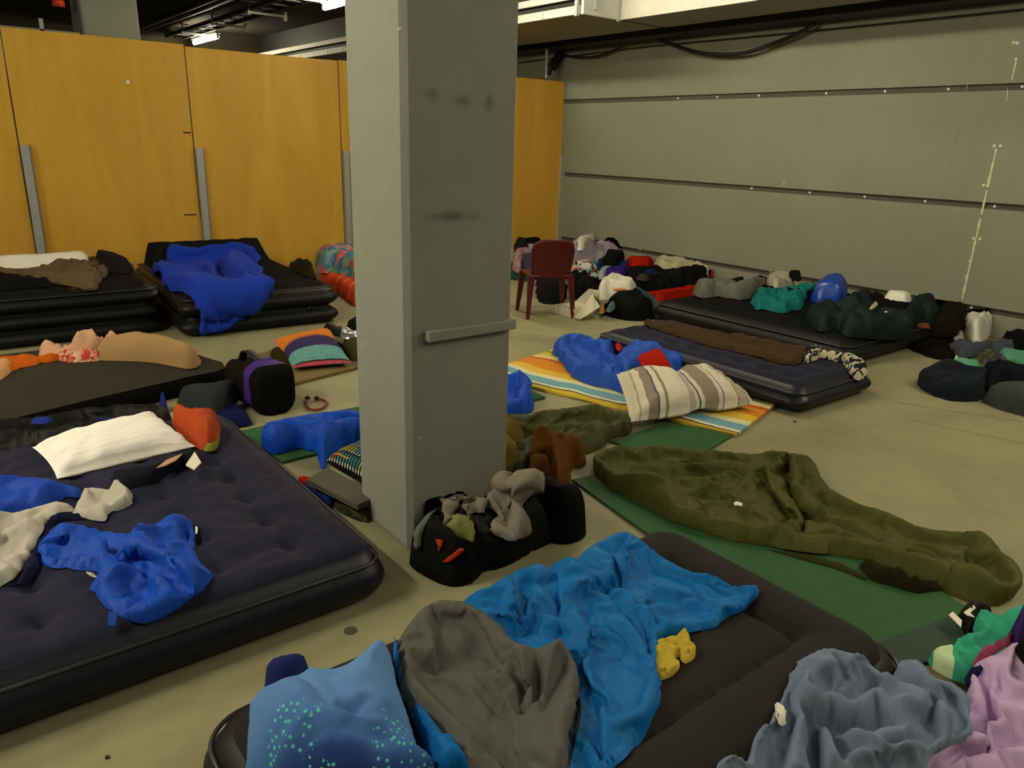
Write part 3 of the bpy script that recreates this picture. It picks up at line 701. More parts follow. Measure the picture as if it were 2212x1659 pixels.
bed_navs = airbed('air_mattress', 4.22, 5.10, 2.40, 4.24, .17, M_navy_top, M_navy_side, 'narrow navy air mattress beside the striped mat', nx=4, ny=9, dim=.028, bulge=.03, res=.03)
bed_blkR = airbed('air_mattress', 5.54, 7.2, 2.82, 4.78, .2, M_blk_top, M_blk_side, 'black double air mattress along the concrete wall', nx=5, ny=8, dim=.02, bulge=.04, res=.04)
bed_blkL = airbed('air_mattress', -.42, 1.5, 6.66, 8.3, .4, M_blk_top, M_blk_side, 'thick black air mattress with three side tubes at the left edge', nx=6, ny=5, dim=.02, tiers=3, bulge=.03, res=.05)
bed_blkM = airbed('air_mattress', 1.66, 2.96, 6.28, 8.4, .33, M_blk_top, M_blk_side, 'black air mattress with raised headrest under the bright blue blanket', rot=-.06, nx=4, ny=7, dim=.02, tiers=2, bulge=.03, res=.05,
                  crown=lambda X, Y: .2*np.exp(-((Y-.85)/.22)**2))

# ================================================================== FOREGROUND
M_royal = nylon('#1a54d2'); M_royal2 = nylon('#1c4cc6'); M_azure = nylon('#0e76c8'); M_grey = fabric('#6a6a67', .8, .1, 0, .25, 8)
M_olive = nylon('#53551f', .22); M_olive2 = nylon('#474a20', .2); M_green = plain('green_foam', '#2f5230', .85, 0, .2, .25, 120); M_beige = fabric('#c0bbb0', .95, .12, .1)
M_white_cl = fabric('#e9e5da', .9, .05, 0, .3); M_slate = fabric('#8494b0', .97, .1, .1, .2); M_blk = fabric('#131313', .85, .25); M_blkn = nylon('#121313')
M_lilac = fabric('#cfaede', .8, .1, 0, .2); M_mint = fabric('#2f9479', .95, .15, .2, .35); M_mintl = fabric('#a9c69f', .95, .1, .2)
M_yel = fabric('#cdb545', .9, .15); M_teal = fabric('#1f8a86', .85, .15); M_dteal = nylon('#17282b', .25); M_red = fabric('#c4220f', .8, .12); M_cream = fabric('#bdb898', .9, .12)
M_tan = fabric('#b89468', .9, .08); M_brown = fabric('#4a3822', .95, .2, .1); M_purple = nylon('#3d2470'); M_dgrey = fabric('#33383c', .85, .2); M_lgrey = nylon('#9a9a90', .1)
M_tag = plain('white_tag', '#dcd8c8', .7)

CL = dict(grow=.08, bend=12, selfc=False, frames=18)
# --- sleeping bag, blue outside and grey inside, thrown open on the charcoal bed
BL = [(1002, 1271), (1035, 1249), (1088, 1228), (1142, 1206), (1151, 1183), (1187, 1160), (1223, 1163), (1250, 1167), (1306, 1146), (1343, 1137), (1372, 1150), (1403, 1175), (1451, 1190), (1486, 1208), (1530, 1216), (1565, 1230),
      (1600, 1260), (1640, 1291), (1565, 1328), (1543, 1348), (1460, 1357), (1420, 1370), (1421, 1420), (1422, 1500), (1408, 1550), (1375, 1605), (1330, 1665), (1215, 1720), (1130, 1690), (1110, 1560), (1090, 1450), (1050, 1380), (1010, 1330), (985, 1295)]
sb = empty('sleeping_bag', tuple(at(1250, 1350, .22))); tag(sb, 'bright blue and grey quilted sleeping bag thrown open on the charcoal bed', 'sleeping bag')
shell = soft('blue_shell', None, BL, .23, .075, M_azure, cloth=dict(CL, grow=.045, bend=22), edge=.10, k=.8, amp=.014, scale=.12, ang=.5, billow=True, on=[bed_char], res=6, parent=sb, seed=4, strokes=[
    ([(1187, 1165), (1200, 1230), (1210, 1290), (1215, 1330)], .028, -.06), ([(1210, 1290), (1180, 1240), (1130, 1240)], .03, -.035), ([(1240, 1180), (1290, 1230), (1340, 1270), (1390, 1330), (1415, 1370)], .03, -.05),
    ([(1400, 1260), (1385, 1290), (1400, 1320), (1440, 1345)], .03, -.03), ([(1400, 1265), (1470, 1255), (1540, 1250)], .02, -.025), ([(1400, 1270), (1460, 1290), (1540, 1300)], .02, -.02), ([(1405, 1275), (1440, 1320), (1500, 1345)], .018, -.02),
    ([(1230, 1310), (1260, 1340), (1300, 1430), (1340, 1530)], .05, .045), ([(1330, 1190), (1420, 1230), (1520, 1260)], .05, .03), ([(1255, 1420), (1330, 1500), (1370, 1560)], .012, -.022), ([(1250, 1300), (1340, 1320), (1385, 1380)], .014, -.022), ([(1150, 1200), (1100, 1250), (1090, 1310)], .03, .03),
    ([(1310, 1170), (1330, 1210), (1300, 1240)], .02, -.03), ([(1500, 1225), (1530, 1270), (1560, 1320)], .012, -.018), ([(1240, 1520), (1290, 1560), (1330, 1640)], .014, -.018)])
GR = pxs('H', [(790, 540), (830, 470), (900, 370), (985, 308), (1050, 310), (1100, 335), (1200, 375), (1290, 420), (1320, 470), (1400, 512), (1470, 520), (1540, 495), (1580, 480), (1620, 560), (1660, 650), (1670, 740), (1655, 850), (1620, 1000), (1600, 1100), (1580, 1270), (1150, 1290), (1100, 1120), (1060, 1010), (960, 925), (850, 830), (800, 700)])
soft('grey_lining', None, GR, .27, .09, M_grey, cloth=dict(CL, grow=.02, bend=30), edge=.075, k=.75, amp=.006, scale=.14, ang=.9, on=[bed_char, shell], res=7, parent=sb, seed=8, label='grey quilted lining', strokes=[
    ([(880, 1365), (960, 1372), (1020, 1395), (1070, 1440), (1120, 1468), (1180, 1466), (1245, 1445)], .009, -.022), ([(1105, 1345), (1120, 1385), (1135, 1440), (1140, 1465)], .016, -.035), ([(1135, 1350), (1150, 1400), (1150, 1440)], .014, .03), ([(1165, 1355), (1172, 1400), (1160, 1450)], .012, -.028),
    ([(1040, 1345), (1080, 1380), (1105, 1430)], .03, .022), ([(940, 1270), (930, 1310), (945, 1370)], .012, -.015), ([(1195, 1350), (1190, 1400), (1165, 1455)], .014, .022), ([(1010, 1580), (1090, 1640), (1130, 1680)], .012, -.02), ([(950, 1530), (1060, 1590), (1200, 1600)], .02, -.012), ([(1080, 1400), (1060, 1500), (1100, 1600)], .05, .02)])
soft('zip_edge', 'H', [(1578, 478), (1600, 500), (1640, 590), (1676, 690), (1682, 760), (1662, 880), (1630, 1010), (1612, 1120), (1600, 1260), (1580, 1260), (1592, 1100), (1615, 1000), (1648, 850), (1662, 740), (1652, 650), (1612, 560), (1570, 490)], .33, .03, M_blkn, edge=.02, on=[bed_char, shell], res=6, parent=sb)
soft('blue_shell', 'H', [(772, 640), (790, 585), (805, 700), (850, 830), (960, 925), (1060, 1010), (1100, 1120), (1150, 1270), (990, 1270), (930, 1120), (880, 980), (830, 850), (785, 740)], .23, .09, M_azure, edge=.06, amp=.03, scale=.08, on=[bed_char], res=7, parent=sb, seed=6,
     strokes=[([(860, 940), (940, 1060), (1010, 1192)], .02, -.04)])
# --- blue pillow with stars
def star_mat():
    t = NT('star_print'); v = t.tc(); x, y, z = (t.n('ShaderNodeSeparateXYZ', {0: v}).outputs[i] for i in range(3))
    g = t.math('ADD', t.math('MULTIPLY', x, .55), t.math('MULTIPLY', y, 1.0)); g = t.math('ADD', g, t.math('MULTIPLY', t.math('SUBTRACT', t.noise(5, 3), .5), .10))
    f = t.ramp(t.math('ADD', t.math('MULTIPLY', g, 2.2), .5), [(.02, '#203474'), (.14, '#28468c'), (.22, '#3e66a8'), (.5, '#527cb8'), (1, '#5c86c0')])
    vo = t.n('ShaderNodeTexVoronoi', {'Scale': 70, 'Vector': v, 'Randomness': .9}); dots = t.math('LESS_THAN', vo.outputs['Distance'], .3)
    band = t.math('GREATER_THAN', t.noise(7.5, 2), .48); lo = t.math('LESS_THAN', t.math('ABSOLUTE', t.math('ADD', g, .13)), .09); dots = t.math('MULTIPLY', dots, t.math('MULTIPLY', band, lo))
    col = t.mix(dots, f, lin('#5cc0b4')); return t.done(col, .85, t.bump(t.noise(30, 4), .25, .012), spec=.2)
soft('pillow', 'H', [(150, 850), (165, 790), (215, 742), (275, 735), (335, 748), (400, 800), (330, 900), (200, 900)], .22, .10, fabric('#26336b'), edge=.06, on=[bed_char], label='dark navy pillow corner peeping out behind the star print pillow', cat='pillow')
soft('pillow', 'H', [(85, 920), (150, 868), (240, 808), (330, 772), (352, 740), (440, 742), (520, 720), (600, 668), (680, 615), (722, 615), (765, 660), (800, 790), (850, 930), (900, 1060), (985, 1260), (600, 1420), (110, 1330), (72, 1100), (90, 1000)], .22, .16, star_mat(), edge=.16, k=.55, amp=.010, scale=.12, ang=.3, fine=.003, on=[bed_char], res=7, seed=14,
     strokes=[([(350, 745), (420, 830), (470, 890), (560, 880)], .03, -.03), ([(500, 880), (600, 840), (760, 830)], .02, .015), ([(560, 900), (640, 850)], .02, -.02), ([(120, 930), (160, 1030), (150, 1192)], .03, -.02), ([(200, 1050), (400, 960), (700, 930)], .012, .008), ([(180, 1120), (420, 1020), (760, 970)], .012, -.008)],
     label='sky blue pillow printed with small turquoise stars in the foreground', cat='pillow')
# --- yellow cloth
soft('yellow_cloth', 'G', [(408, 1092), (480, 1075), (540, 1040), (558, 1035), (562, 1075), (580, 1120), (596, 1190), (540, 1226), (515, 1185), (500, 1182), (497, 1240), (508, 1268), (420, 1306), (405, 1240)], .215, .02, M_yel, cloth=dict(CL, grow=.15, bend=3), edge=.02, amp=.025, scale=.045, ang=1.2, stretch=2.6, on=[bed_char], res=5, seed=5, label='crumpled yellow cloth tucked beside the blue sleeping bag', cat='cloth')
# --- slate fleece, mint towel, lilac sleeping bag in the corner
FL = pxs('I', [(0, 1345), (100, 1305), (180, 1300), (240, 1160), (370, 1020), (440, 900), (480, 800), (560, 690), (640, 610), (780, 590), (920, 590), (1000, 565), (1080, 590), (1140, 640), (1230, 620), (1280, 600), (1290, 540), (1330, 490), (1400, 478), (1470, 500), (1530, 550), (1580, 600), (1680, 640), (1760, 690), (1810, 760), (1835, 820), (1820, 960), (1825, 1080), (1700, 1115), (1560, 1180), (1500, 1290), (1280, 1400), (900, 1500), (0, 1500)])
soft('mint_towel', 'I', [(1500, 560), (1600, 500), (1720, 425), (1850, 405), (1862, 380), (1840, 335), (1845, 270), (1900, 248), (2040, 270), (2120, 235), (2260, 205), (2260, 520), (2110, 640), (1900, 760), (1700, 720), (1550, 640)], .05, .05, stripes('mint_stripes', [(0, '#2c9a7c'), (.74, '#bcd2a6'), (.86, '#2c9a7c')], 1.1, .42, .15), cloth=CL, edge=.03, amp=.03, scale=.12, ang=.6, res=7, seed=3, k=.4, label='mint green towel with pale edge stripe in the right corner', cat='towel')
soft('pink_cloth', 'I', [(1835, 600), (1885, 490), (2000, 430), (2105, 378), (2130, 440), (2000, 510), (1890, 620)], .11, .035, fabric('#a8496a'), edge=.03, res=6, amp=.02, label='rose pink cloth strip between mint towel and lilac bedding', cat='cloth')
soft('navy_cloth', 'I', [(1770, 690), (1850, 615), (1990, 530), (2095, 445), (2125, 470), (1990, 620), (1830, 780)], .10, .04, fabric('#23234f'), edge=.03, res=6, amp=.02, label='dark navy cloth edge beside the lilac bedding', cat='cloth')
soft('lilac_quilt', 'I', [(1800, 760), (1950, 600), (2085, 452), (2145, 462), (2260, 620), (2300, 1450), (1200, 1430), (1245, 1300), (1330, 1262), (1470, 1272), (1560, 1180), (1700, 1110), (1780, 1000), (1790, 860)], .08, .10, M_lilac, cloth=dict(CL, grow=.05), edge=.10, k=.5, amp=.03, scale=.14, ang=.35, fine=.004, res=7, seed=11,
     strokes=[([(1470, 1275), (1700, 1210), (2000, 1130), (2260, 1080)], .02, -.05), ([(1820, 1080), (2000, 1020), (2260, 930)], .03, .05), ([(1830, 960), (1900, 1000), (1960, 1040)], .02, -.03), ([(2030, 740), (2060, 850), (2110, 950)], .012, -.02), ([(1330, 1265), (1400, 1300), (1420, 1354)], .02, .02), ([(1850, 760), (1890, 820), (1870, 900)], .02, -.025)], label='lilac quilted sleeping bag filling the bottom right corner', cat='sleeping bag')
soft('stuff_sack', 'I', [(2105, 330), (2140, 262), (2260, 215), (2270, 400), (2150, 462), (2112, 420)], .12, .10, M_purple, edge=.06, amp=.03, scale=.06, res=6, label='purple stuff sack at the right edge above the lilac bedding', cat='bag')
soft('black_cloth', 'I', [(2140, 465), (2260, 390), (2270, 640), (2190, 570)], .17, .04, M_blk, edge=.03, res=6, label='black cloth at the right edge on the lilac bedding', cat='cloth')
fleece = soft('fleece_blanket', None, FL, .19, .05, M_slate, minbase=.16, cloth=dict(CL, grow=.08), edge=.10, k=.6, amp=.02, scale=.13, ang=.55, stretch=2.4, res=7, seed=21, on=[bed_char], strokes=[(pxs('I', a), b, c*(1.25 if c < 0 else .8)) for a, b, c in (
    ([(500, 830), (480, 1000), (430, 1180), (390, 1340)], .02, -.07), ([(620, 640), (700, 660), (860, 640), (940, 600)], .02, .03), ([(660, 960), (720, 900), (900, 890), (1050, 860), (1150, 800), (1240, 880), (1400, 850), (1500, 740)], .022, .06), ([(660, 990), (800, 960), (1000, 960), (1130, 920), (1250, 910)], .022, -.06),
    ([(700, 860), (760, 750), (860, 660), (960, 620)], .018, -.04), ([(890, 800), (1000, 720), (1120, 650)], .02, -.06), ([(950, 780), (1080, 700), (1200, 640)], .02, .05), ([(1550, 720), (1600, 840), (1660, 950), (1640, 1040)], .022, .06), ([(1540, 740), (1520, 860), (1590, 960), (1560, 1020)], .03, -.07), ([(1660, 680), (1720, 780), (1740, 900), (1720, 1000)], .018, -.05),
    ([(1000, 1010), (1150, 1100), (1300, 1150), (1500, 1120), (1640, 1050)], .022, .06), ([(960, 960), (1100, 1040), (1250, 1080), (1450, 1050)], .02, -.05), ([(650, 1000), (670, 1150), (720, 1290)], .02, -.05), ([(760, 990), (860, 1100), (910, 1220)], .018, -.05), ([(700, 1000), (790, 1130), (830, 1260)], .022, .04), ([(560, 800), (560, 1000), (500, 1200), (480, 1340)], .025, .05),
    ([(1350, 560), (1420, 580), (1520, 700)], .02, .05), ([(1330, 640), (1440, 660), (1540, 740)], .015, -.04), ([(920, 1230), (1000, 1200), (1080, 1190)], .02, .05), ([(850, 1270), (880, 1300), (900, 1354)], .014, -.04))], label='slate blue fleece blanket heaped in the right foreground with a white label', cat='blanket')
def decal(parent, crop, pts, z, name, mat, th=.003, lab=None):
    """small flat patch (tag, strap) resting at a height"""
    P = [at(p[0], p[1], z if len(p) < 3 else p[2]) for p in pxs(crop, pts)]; n = len(P); V = [tuple(p) for p in P]+[tuple(p+np.array([0, 0, th])) for p in P]
    F = [tuple(range(n))[::-1], tuple(range(n, 2*n))]+[(i, (i+1) % n, n+(i+1) % n, n+i) for i in range(n)]
    o = link_mesh(name, V, F, mat, parent, smooth=False)
    if lab: o['label'] = lab
    return o
lab = drape('care_label', 'I', [(360, 882), (415, 884), (465, 890), (455, 960), (440, 1052), (375, 1032), (366, 950)], M_tag, [fleece, bed_char], T=.02, amp=0, res=5, parent=fleece, edge_px=2, sm=False); lab['label'] = 'white printed care label'
M_ink = plain('label_ink', '#6f7686', .8)
for pts in ([(402, 945), (432, 950), (428, 1002), (400, 994)], [(436, 952), (458, 945), (446, 982), (455, 1000), (432, 1000)]): drape('printed_mark', 'I', pts, M_ink, [lab], T=.004, amp=0, res=4, parent=lab, edge_px=2, sm=False)

# --- green mats, olive sleeping bags
def mat_slab(name, quad, th, m, label, cat='mat', fold=0.0, seed=1, res=.03, parent=None, zb=.001):
    """foam mat lying on the floor, slightly wavy, with real thickness; quad = four world xy corners"""
    q = [np.array(c[:2], float) for c in quad]; L = np.linalg.norm(q[1]-q[0]); Wd = np.linalg.norm(q[3]-q[0]); nu = max(4, int(L/.06)); nv = max(4, int(Wd/.06)); V = []; F = []
    for s in (0, 1):
        for i in range(nu+1):
            for j in range(nv+1):
                a, b = i/nu, j/nv; p = (1-a)*(1-b)*q[0]+a*(1-b)*q[1]+a*b*q[2]+(1-a)*b*q[3]
                z = (zb+fold*max(0, perlin(p[0]*3, p[1]*3, seed)))+(th if s else 0); V.append((p[0], p[1], z))
    n1 = (nu+1)*(nv+1); idx = lambda i, j: i*(nv+1)+j
    for i in range(nu):
        for j in range(nv):
            f = (idx(i, j), idx(i+1, j), idx(i+1, j+1), idx(i, j+1)); F.append(tuple(n1+k for k in f)); F.append(f[::-1])
    per = [idx(i, 0) for i in range(nu+1)]+[idx(nu, j) for j in range(1, nv+1)]+[idx(i, nv) for i in range(nu-1, -1, -1)]+[idx(0, j) for j in range(nv-1, 0, -1)]
    for i in range(len(per)): a, b = per[i], per[(i+1) % len(per)]; F.append((a, b, n1+b, n1+a))
    o = link_mesh(name, V, F, m, parent, smooth=False)
    if label: tag(o, label, cat)
    return o
gm = mat_slab('foam_mat', [at(1236, 1040), at(1800, 1455), at(2130, 1345), at(1560, 980)], .012, M_green, 'dark green foam mat under the big olive sleeping bag', fold=.01)
mat_slab('foam_mat', [(3.02, 2.30), (3.60, 2.42), (3.42, 2.78), (2.9, 2.75)], .01, M_green, 'green foam mat corner below the striped mat')
OB = pxs('G', [(95, 210), (130, 150), (200, 100), (300, 105), (400, 88), (470, 105), (560, 115), (700, 125), (850, 140), (1000, 130), (1060, 135), (1180, 185), (1200, 240), (1240, 285), (1350, 330), (1450, 375), (1600, 420), (1720, 480), (1860, 510), (2000, 525), (2060, 560), (2120, 640), (2185, 710), (2195, 800), (2170, 870), (2090, 915), (1980, 910), (1900, 880), (1800, 845), (1680, 800), (1560, 758), (1450, 715), (1300, 690), (1150, 665), (1000, 645), (870, 625), (760, 610), (660, 575), (520, 530), (400, 470), (280, 405), (180, 345), (110, 285)])
ob = soft('sleeping_bag', None, OB, .015, .12, M_olive, cloth=dict(CL, grow=.07), edge=.12, k=.8, amp=.015, scale=.10, ang=-.4, fine=.006, billow=True, res=6, seed=33, on=[gm], strokes=[(pxs('G', a), b, c) for a, b, c in (
    ([(320, 205), (450, 190), (600, 195), (740, 175), (880, 195), (960, 190), (1040, 140)], .022, .04), ([(330, 225), (480, 215), (640, 215), (780, 200), (880, 225)], .022, -.05), ([(1050, 150), (1060, 220), (1110, 320), (1180, 410), (1290, 470), (1420, 515), (1560, 540)], .022, -.075), ([(1090, 180), (1130, 270), (1200, 370), (1330, 450), (1500, 500)], .03, .05),
    ([(180, 160), (240, 210), (360, 240), (420, 260)], .02, -.04), ([(420, 250), (520, 310), (600, 340), (650, 390), (670, 430)], .02, -.05), ([(570, 290), (660, 330), (740, 310), (800, 240), (880, 200)], .025, -.055), ([(620, 310), (720, 290), (790, 330), (840, 380)], .02, .04), ([(900, 250), (930, 330), (1010, 410), (1120, 480)], .022, -.05), ([(980, 220), (1040, 300), (1090, 380), (1150, 400)], .03, .05), ([(1160, 390), (1150, 440), (1130, 500)], .018, -.05),
    ([(680, 420), (800, 430), (920, 450), (1100, 500), (1250, 520), (1450, 545), (1650, 555), (1820, 590)], .014, -.032), ([(700, 520), (900, 520), (1100, 540), (1400, 600), (1700, 660), (1950, 720)], .06, .035), ([(730, 450), (740, 520), (720, 590)], .010, -.016), ([(905, 455), (890, 530), (890, 600)], .010, -.016), ([(1090, 505), (1085, 580), (1060, 640)], .010, -.016), ([(1440, 550), (1465, 610), (1450, 690)], .010, -.018), ([(1625, 560), (1650, 650), (1650, 740)], .010, -.018), ([(1810, 580), (1830, 640), (1870, 660), (1860, 760)], .010, -.02),
    ([(1710, 520), (1820, 570), (1950, 590), (2080, 620)], .018, -.045), ([(1560, 430), (1480, 480), (1530, 500)], .012, -.02), ([(200, 290), (330, 280), (450, 310)], .05, .03), ([(480, 440), (560, 420), (650, 400)], .01, -.015), ([(1900, 640), (2000, 690), (2120, 790)], .015, -.015), ([(1240, 290), (1320, 370), (1430, 420)], .02, -.03))],
    label='long olive green quilted sleeping bag on the green mat', cat='sleeping bag')
decal(ob, 'G', [(785, 425), (800, 420), (828, 430), (826, 441), (800, 437), (790, 440)], .175, 'care_label', M_tag, .004)
soft('mesh_pouch', 'G', [(1395, 725), (1440, 718), (1560, 752), (1700, 800), (1830, 845), (1740, 862), (1680, 868), (1560, 835), (1460, 812), (1420, 770)], .015, .05, fabric('#2c2615', .8), edge=.03, amp=.04, scale=.05, on=[gm], res=6, seed=7, label='dark crumpled mesh pouch under the edge of the long olive bag', cat='pouch')
soft('strap', 'G', [(950, 655), (1100, 672), (1300, 720), (1420, 790), (1450, 812), (1430, 815), (1290, 755), (1100, 700)], .012, .012, fabric('#3c3a1c'), edge=.012, on=[gm], res=6, label='olive strap lying on the green mat', cat='strap')
bp = soft('black_pouch', 'I', [(1728, 260), (1738, 190), (1800, 152), (1900, 160), (1992, 222), (1985, 262), (1905, 262), (1850, 280), (1848, 340), (1862, 385), (1800, 408), (1762, 400), (1765, 320)], .012, .06, M_blkn, edge=.03, amp=.03, scale=.05, res=6, label='small black pouch with two white tags on the green mat', cat='pouch')
decal(bp, 'I', [(1660, 235), (1690, 212), (1757, 278), (1750, 326)], .06, 'white_tag', M_tag); decal(bp, 'I', [(1770, 215), (1842, 166), (1857, 185), (1815, 220), (1850, 252), (1792, 236)], .08, 'white_tag', M_tag)
mat_slab('foam_mat', [at(1855, 1412), at(1905, 1480), at(2090, 1400), at(2060, 1340)], .02, plain('green_dark', '#22352a', .8), 'dark green mat end below the black pouch')

# ================================================================== LEFT: ON AND AROUND THE NAVY DOUBLE BED
N = [bed_navy]
# white pillow
soft('black_sleeping_bag', 'D', [(-60, 200), (60, 172), (150, 150), (300, 115), (480, 80), (640, 62), (800, 60), (900, 75), (960, 100), (960, 200), (600, 330), (300, 380), (60, 380), (-80, 400)], .14, .09, M_blkn, minbase=.13, cloth=CL, edge=.09, k=.6, amp=.03, scale=.10, on=N, seed=3, res=8, billow=True,
     strokes=[([(20, 230), (100, 210), (130, 280)], .03, .05), ([(0, 300), (60, 340), (160, 330)], .03, -.03)], label='black sleeping bag heaped behind the white pillow', cat='sleeping bag')
soft('blue_cloth', 'D', [(165, 160), (220, 142), (290, 138), (310, 152), (270, 170), (180, 175)], .24, .02, fabric('#2a3b9c'), edge=.015, res=5, label='scrap of blue lining on the black sleeping bag at the left', cat='cloth')
soft('navy_cloth', 'D', [(480, 165), (560, 140), (640, 138), (760, 150), (780, 170), (640, 185), (500, 180)], .24, .02, fabric('#232c78'), edge=.015, res=5, label='navy strip of cloth behind the white pillow', cat='cloth')
pillow('pillow', pcor('D', [(325, 486, .225), (1112, 300, .225), (880, 118, .27), (182, 305, .27)]), .13, stripes('white_ticking', [(0, '#f4f2ee'), (.5, '#f1eee8'), (.93, '#e2dcd6')], math.pi/2, .09, 0, 'UV', .01), 'plump white pillow on the navy double bed', pinch=.05, wr=.012, seed=4)
nc = soft('pillow', 'D', [(622, 490), (700, 450), (900, 400), (1035, 345), (1095, 300), (1112, 345), (1143, 395), (1110, 435), (1060, 425), (960, 470), (830, 530), (700, 556), (640, 525)], .215, .06, fabric('#20242c', .85), edge=.05, amp=.01, scale=.1, on=N, res=6, label='flat dark navy pillow slipping out below the white pillow', cat='pillow')
decal(nc, 'D', [(1057, 412), (1108, 338), (1145, 398), (1106, 438)], .275, 'white_corner', M_tag, .006, 'white corner patch')
decal(nc, 'D', [(890, 428), (950, 380), (1040, 345), (1000, 385), (940, 415)], .275, 'printed_patch', fabric('#c9a27c'), .004, 'cream and orange printed patch')
os_ = soft('stuff_sack', 'D', [(968, 165), (1000, 120), (1040, 90), (1100, 95), (1180, 120), (1252, 150), (1254, 225), (1230, 322), (1160, 327), (1060, 250), (1010, 210)], .215, .13, fabric('#c5532c', .7, .1), edge=.08, k=.75, amp=.02, scale=.06, on=N, res=6, seed=5,
     strokes=[([(1020, 210), (1060, 205), (1180, 205), (1250, 180)], .008, -.012), ([(1100, 100), (1140, 150), (1060, 200)], .008, -.014)], label='orange stuff sack with yellow green trim beside the white pillow', cat='bag')
soft('trim', 'D', [(1155, 325), (1200, 250), (1254, 222), (1248, 260), (1232, 322), (1190, 330)], .225, .03, fabric('#93923a'), edge=.015, res=5, parent=os_, label='yellow green trim')
# sleeping bag with beige fleece lining
bq = empty('sleeping_bag', tuple(at(60, 1130, .21))); tag(bq, 'blue sleeping bag with beige fleece lining on the left of the navy bed', 'sleeping bag')
soft('blue_shell', 'D', [(-70, 480), (0, 480), (90, 470), (190, 478), (300, 500), (385, 540), (475, 562), (472, 598), (430, 605), (350, 612), (250, 660), (0, 700), (-70, 700)], .215, .07, M_royal2, cloth=CL, edge=.07, amp=.02, scale=.09, on=N, parent=bq, res=7, billow=True)
soft('fleece_lining', 'D', [(-70, 690), (0, 675), (240, 645), (330, 618), (415, 640), (440, 590), (475, 552), (540, 538), (640, 555), (648, 512), (700, 528), (748, 580), (748, 632), (700, 670), (615, 695), (610, 728), (500, 720), (420, 692), (340, 690), (285, 718), (240, 800), (180, 900), (120, 1000), (60, 1072), (-70, 1110)], .215, .035, M_beige, cloth=dict(CL, grow=.06, bend=8), edge=.03, amp=.012, scale=.10, ang=.9, on=N, parent=bq, res=6, seed=9, label='beige fleece lining',
     strokes=[([(420, 610), (415, 660), (440, 690)], .015, -.03), ([(475, 560), (540, 620), (600, 630)], .02, .02), ([(575, 610), (610, 600), (620, 690)], .015, -.02), ([(660, 530), (715, 580), (710, 650)], .015, .02), ([(0, 790), (120, 760), (230, 750)], .05, .03), ([(0, 930), (80, 950), (120, 990)], .02, -.02)])
soft('dark_edge', 'D', [(285, 718), (340, 692), (420, 694), (500, 722), (440, 735), (330, 745), (250, 840), (240, 1000), (100, 1080), (0, 1105), (-70, 1120), (-70, 1100), (60, 1072), (150, 960), (235, 805)], .212, .03, fabric('#12173a', .6), edge=.03, on=N, parent=bq, res=7)
hb = soft('sleeping_bag', 'D', [(250, 860), (310, 770), (380, 735), (560, 745), (700, 775), (830, 770), (900, 745), (930, 700), (1010, 685), (1080, 705), (1107, 760), (1095, 830), (1120, 900), (1190, 980), (1202, 1060), (1160, 1120), (1040, 1200), (900, 1262), (800, 1292), (700, 1285), (640, 1255), (590, 1220), (545, 1150), (540, 1090), (572, 1030), (480, 1020), (380, 1005), (245, 988), (232, 930)], .215, .06, M_royal, cloth=dict(CL, grow=.10), edge=.08, k=.7, amp=.015, scale=.09, ang=.2, stretch=2.2, fine=.005, on=N, res=6, seed=12,
     strokes=[([(300, 820), (450, 850), (600, 860), (740, 890)], .02, .05), ([(260, 880), (420, 890), (560, 930)], .015, -.035), ([(300, 930), (440, 910), (560, 920)], .015, .035), ([(270, 970), (400, 970), (540, 990)], .012, -.03), ([(600, 860), (700, 880), (790, 890)], .02, -.07), ([(730, 900), (690, 960), (600, 1010)], .02, -.04), ([(760, 880), (900, 950), (970, 1010), (990, 1080)], .022, -.06), ([(820, 800), (900, 900), (1000, 1000)], .04, .05),
              ([(980, 820), (1000, 950), (1060, 1080)], .015, -.035), ([(1020, 830), (1070, 960), (1130, 1080)], .02, .03), ([(1035, 720), (1060, 760), (1100, 790)], .02, -.06), ([(640, 1225), (760, 1150), (900, 1110), (1050, 1090), (1190, 1050)], .01, -.03), ([(570, 1040), (700, 1000), (800, 1020), (960, 1090)], .03, .05), ([(700, 1260), (850, 1230), (1000, 1170)], .02, .02)], label='crumpled royal blue nylon sleeping bag hood on the navy double bed', cat='sleeping bag')
decal(hb, 'D', [(622, 1245, .25), (672, 1250, .25), (656, 1332, .222), (612, 1330, .222)], .24, 'strap_tab', fabric('#2a52b4'), .006)
decal(hb, 'D', [(1112, 760, .25), (1125, 765, .25), (1122, 800, .25), (1112, 800, .25)], .25, 'white_tag', M_tag, .004)
soft('cord', 'D', [(480, 1030), (500, 1028), (560, 1055), (560, 1070), (520, 1060)], .212, .01, M_beige, edge=.01, on=N, res=5, parent=hb)

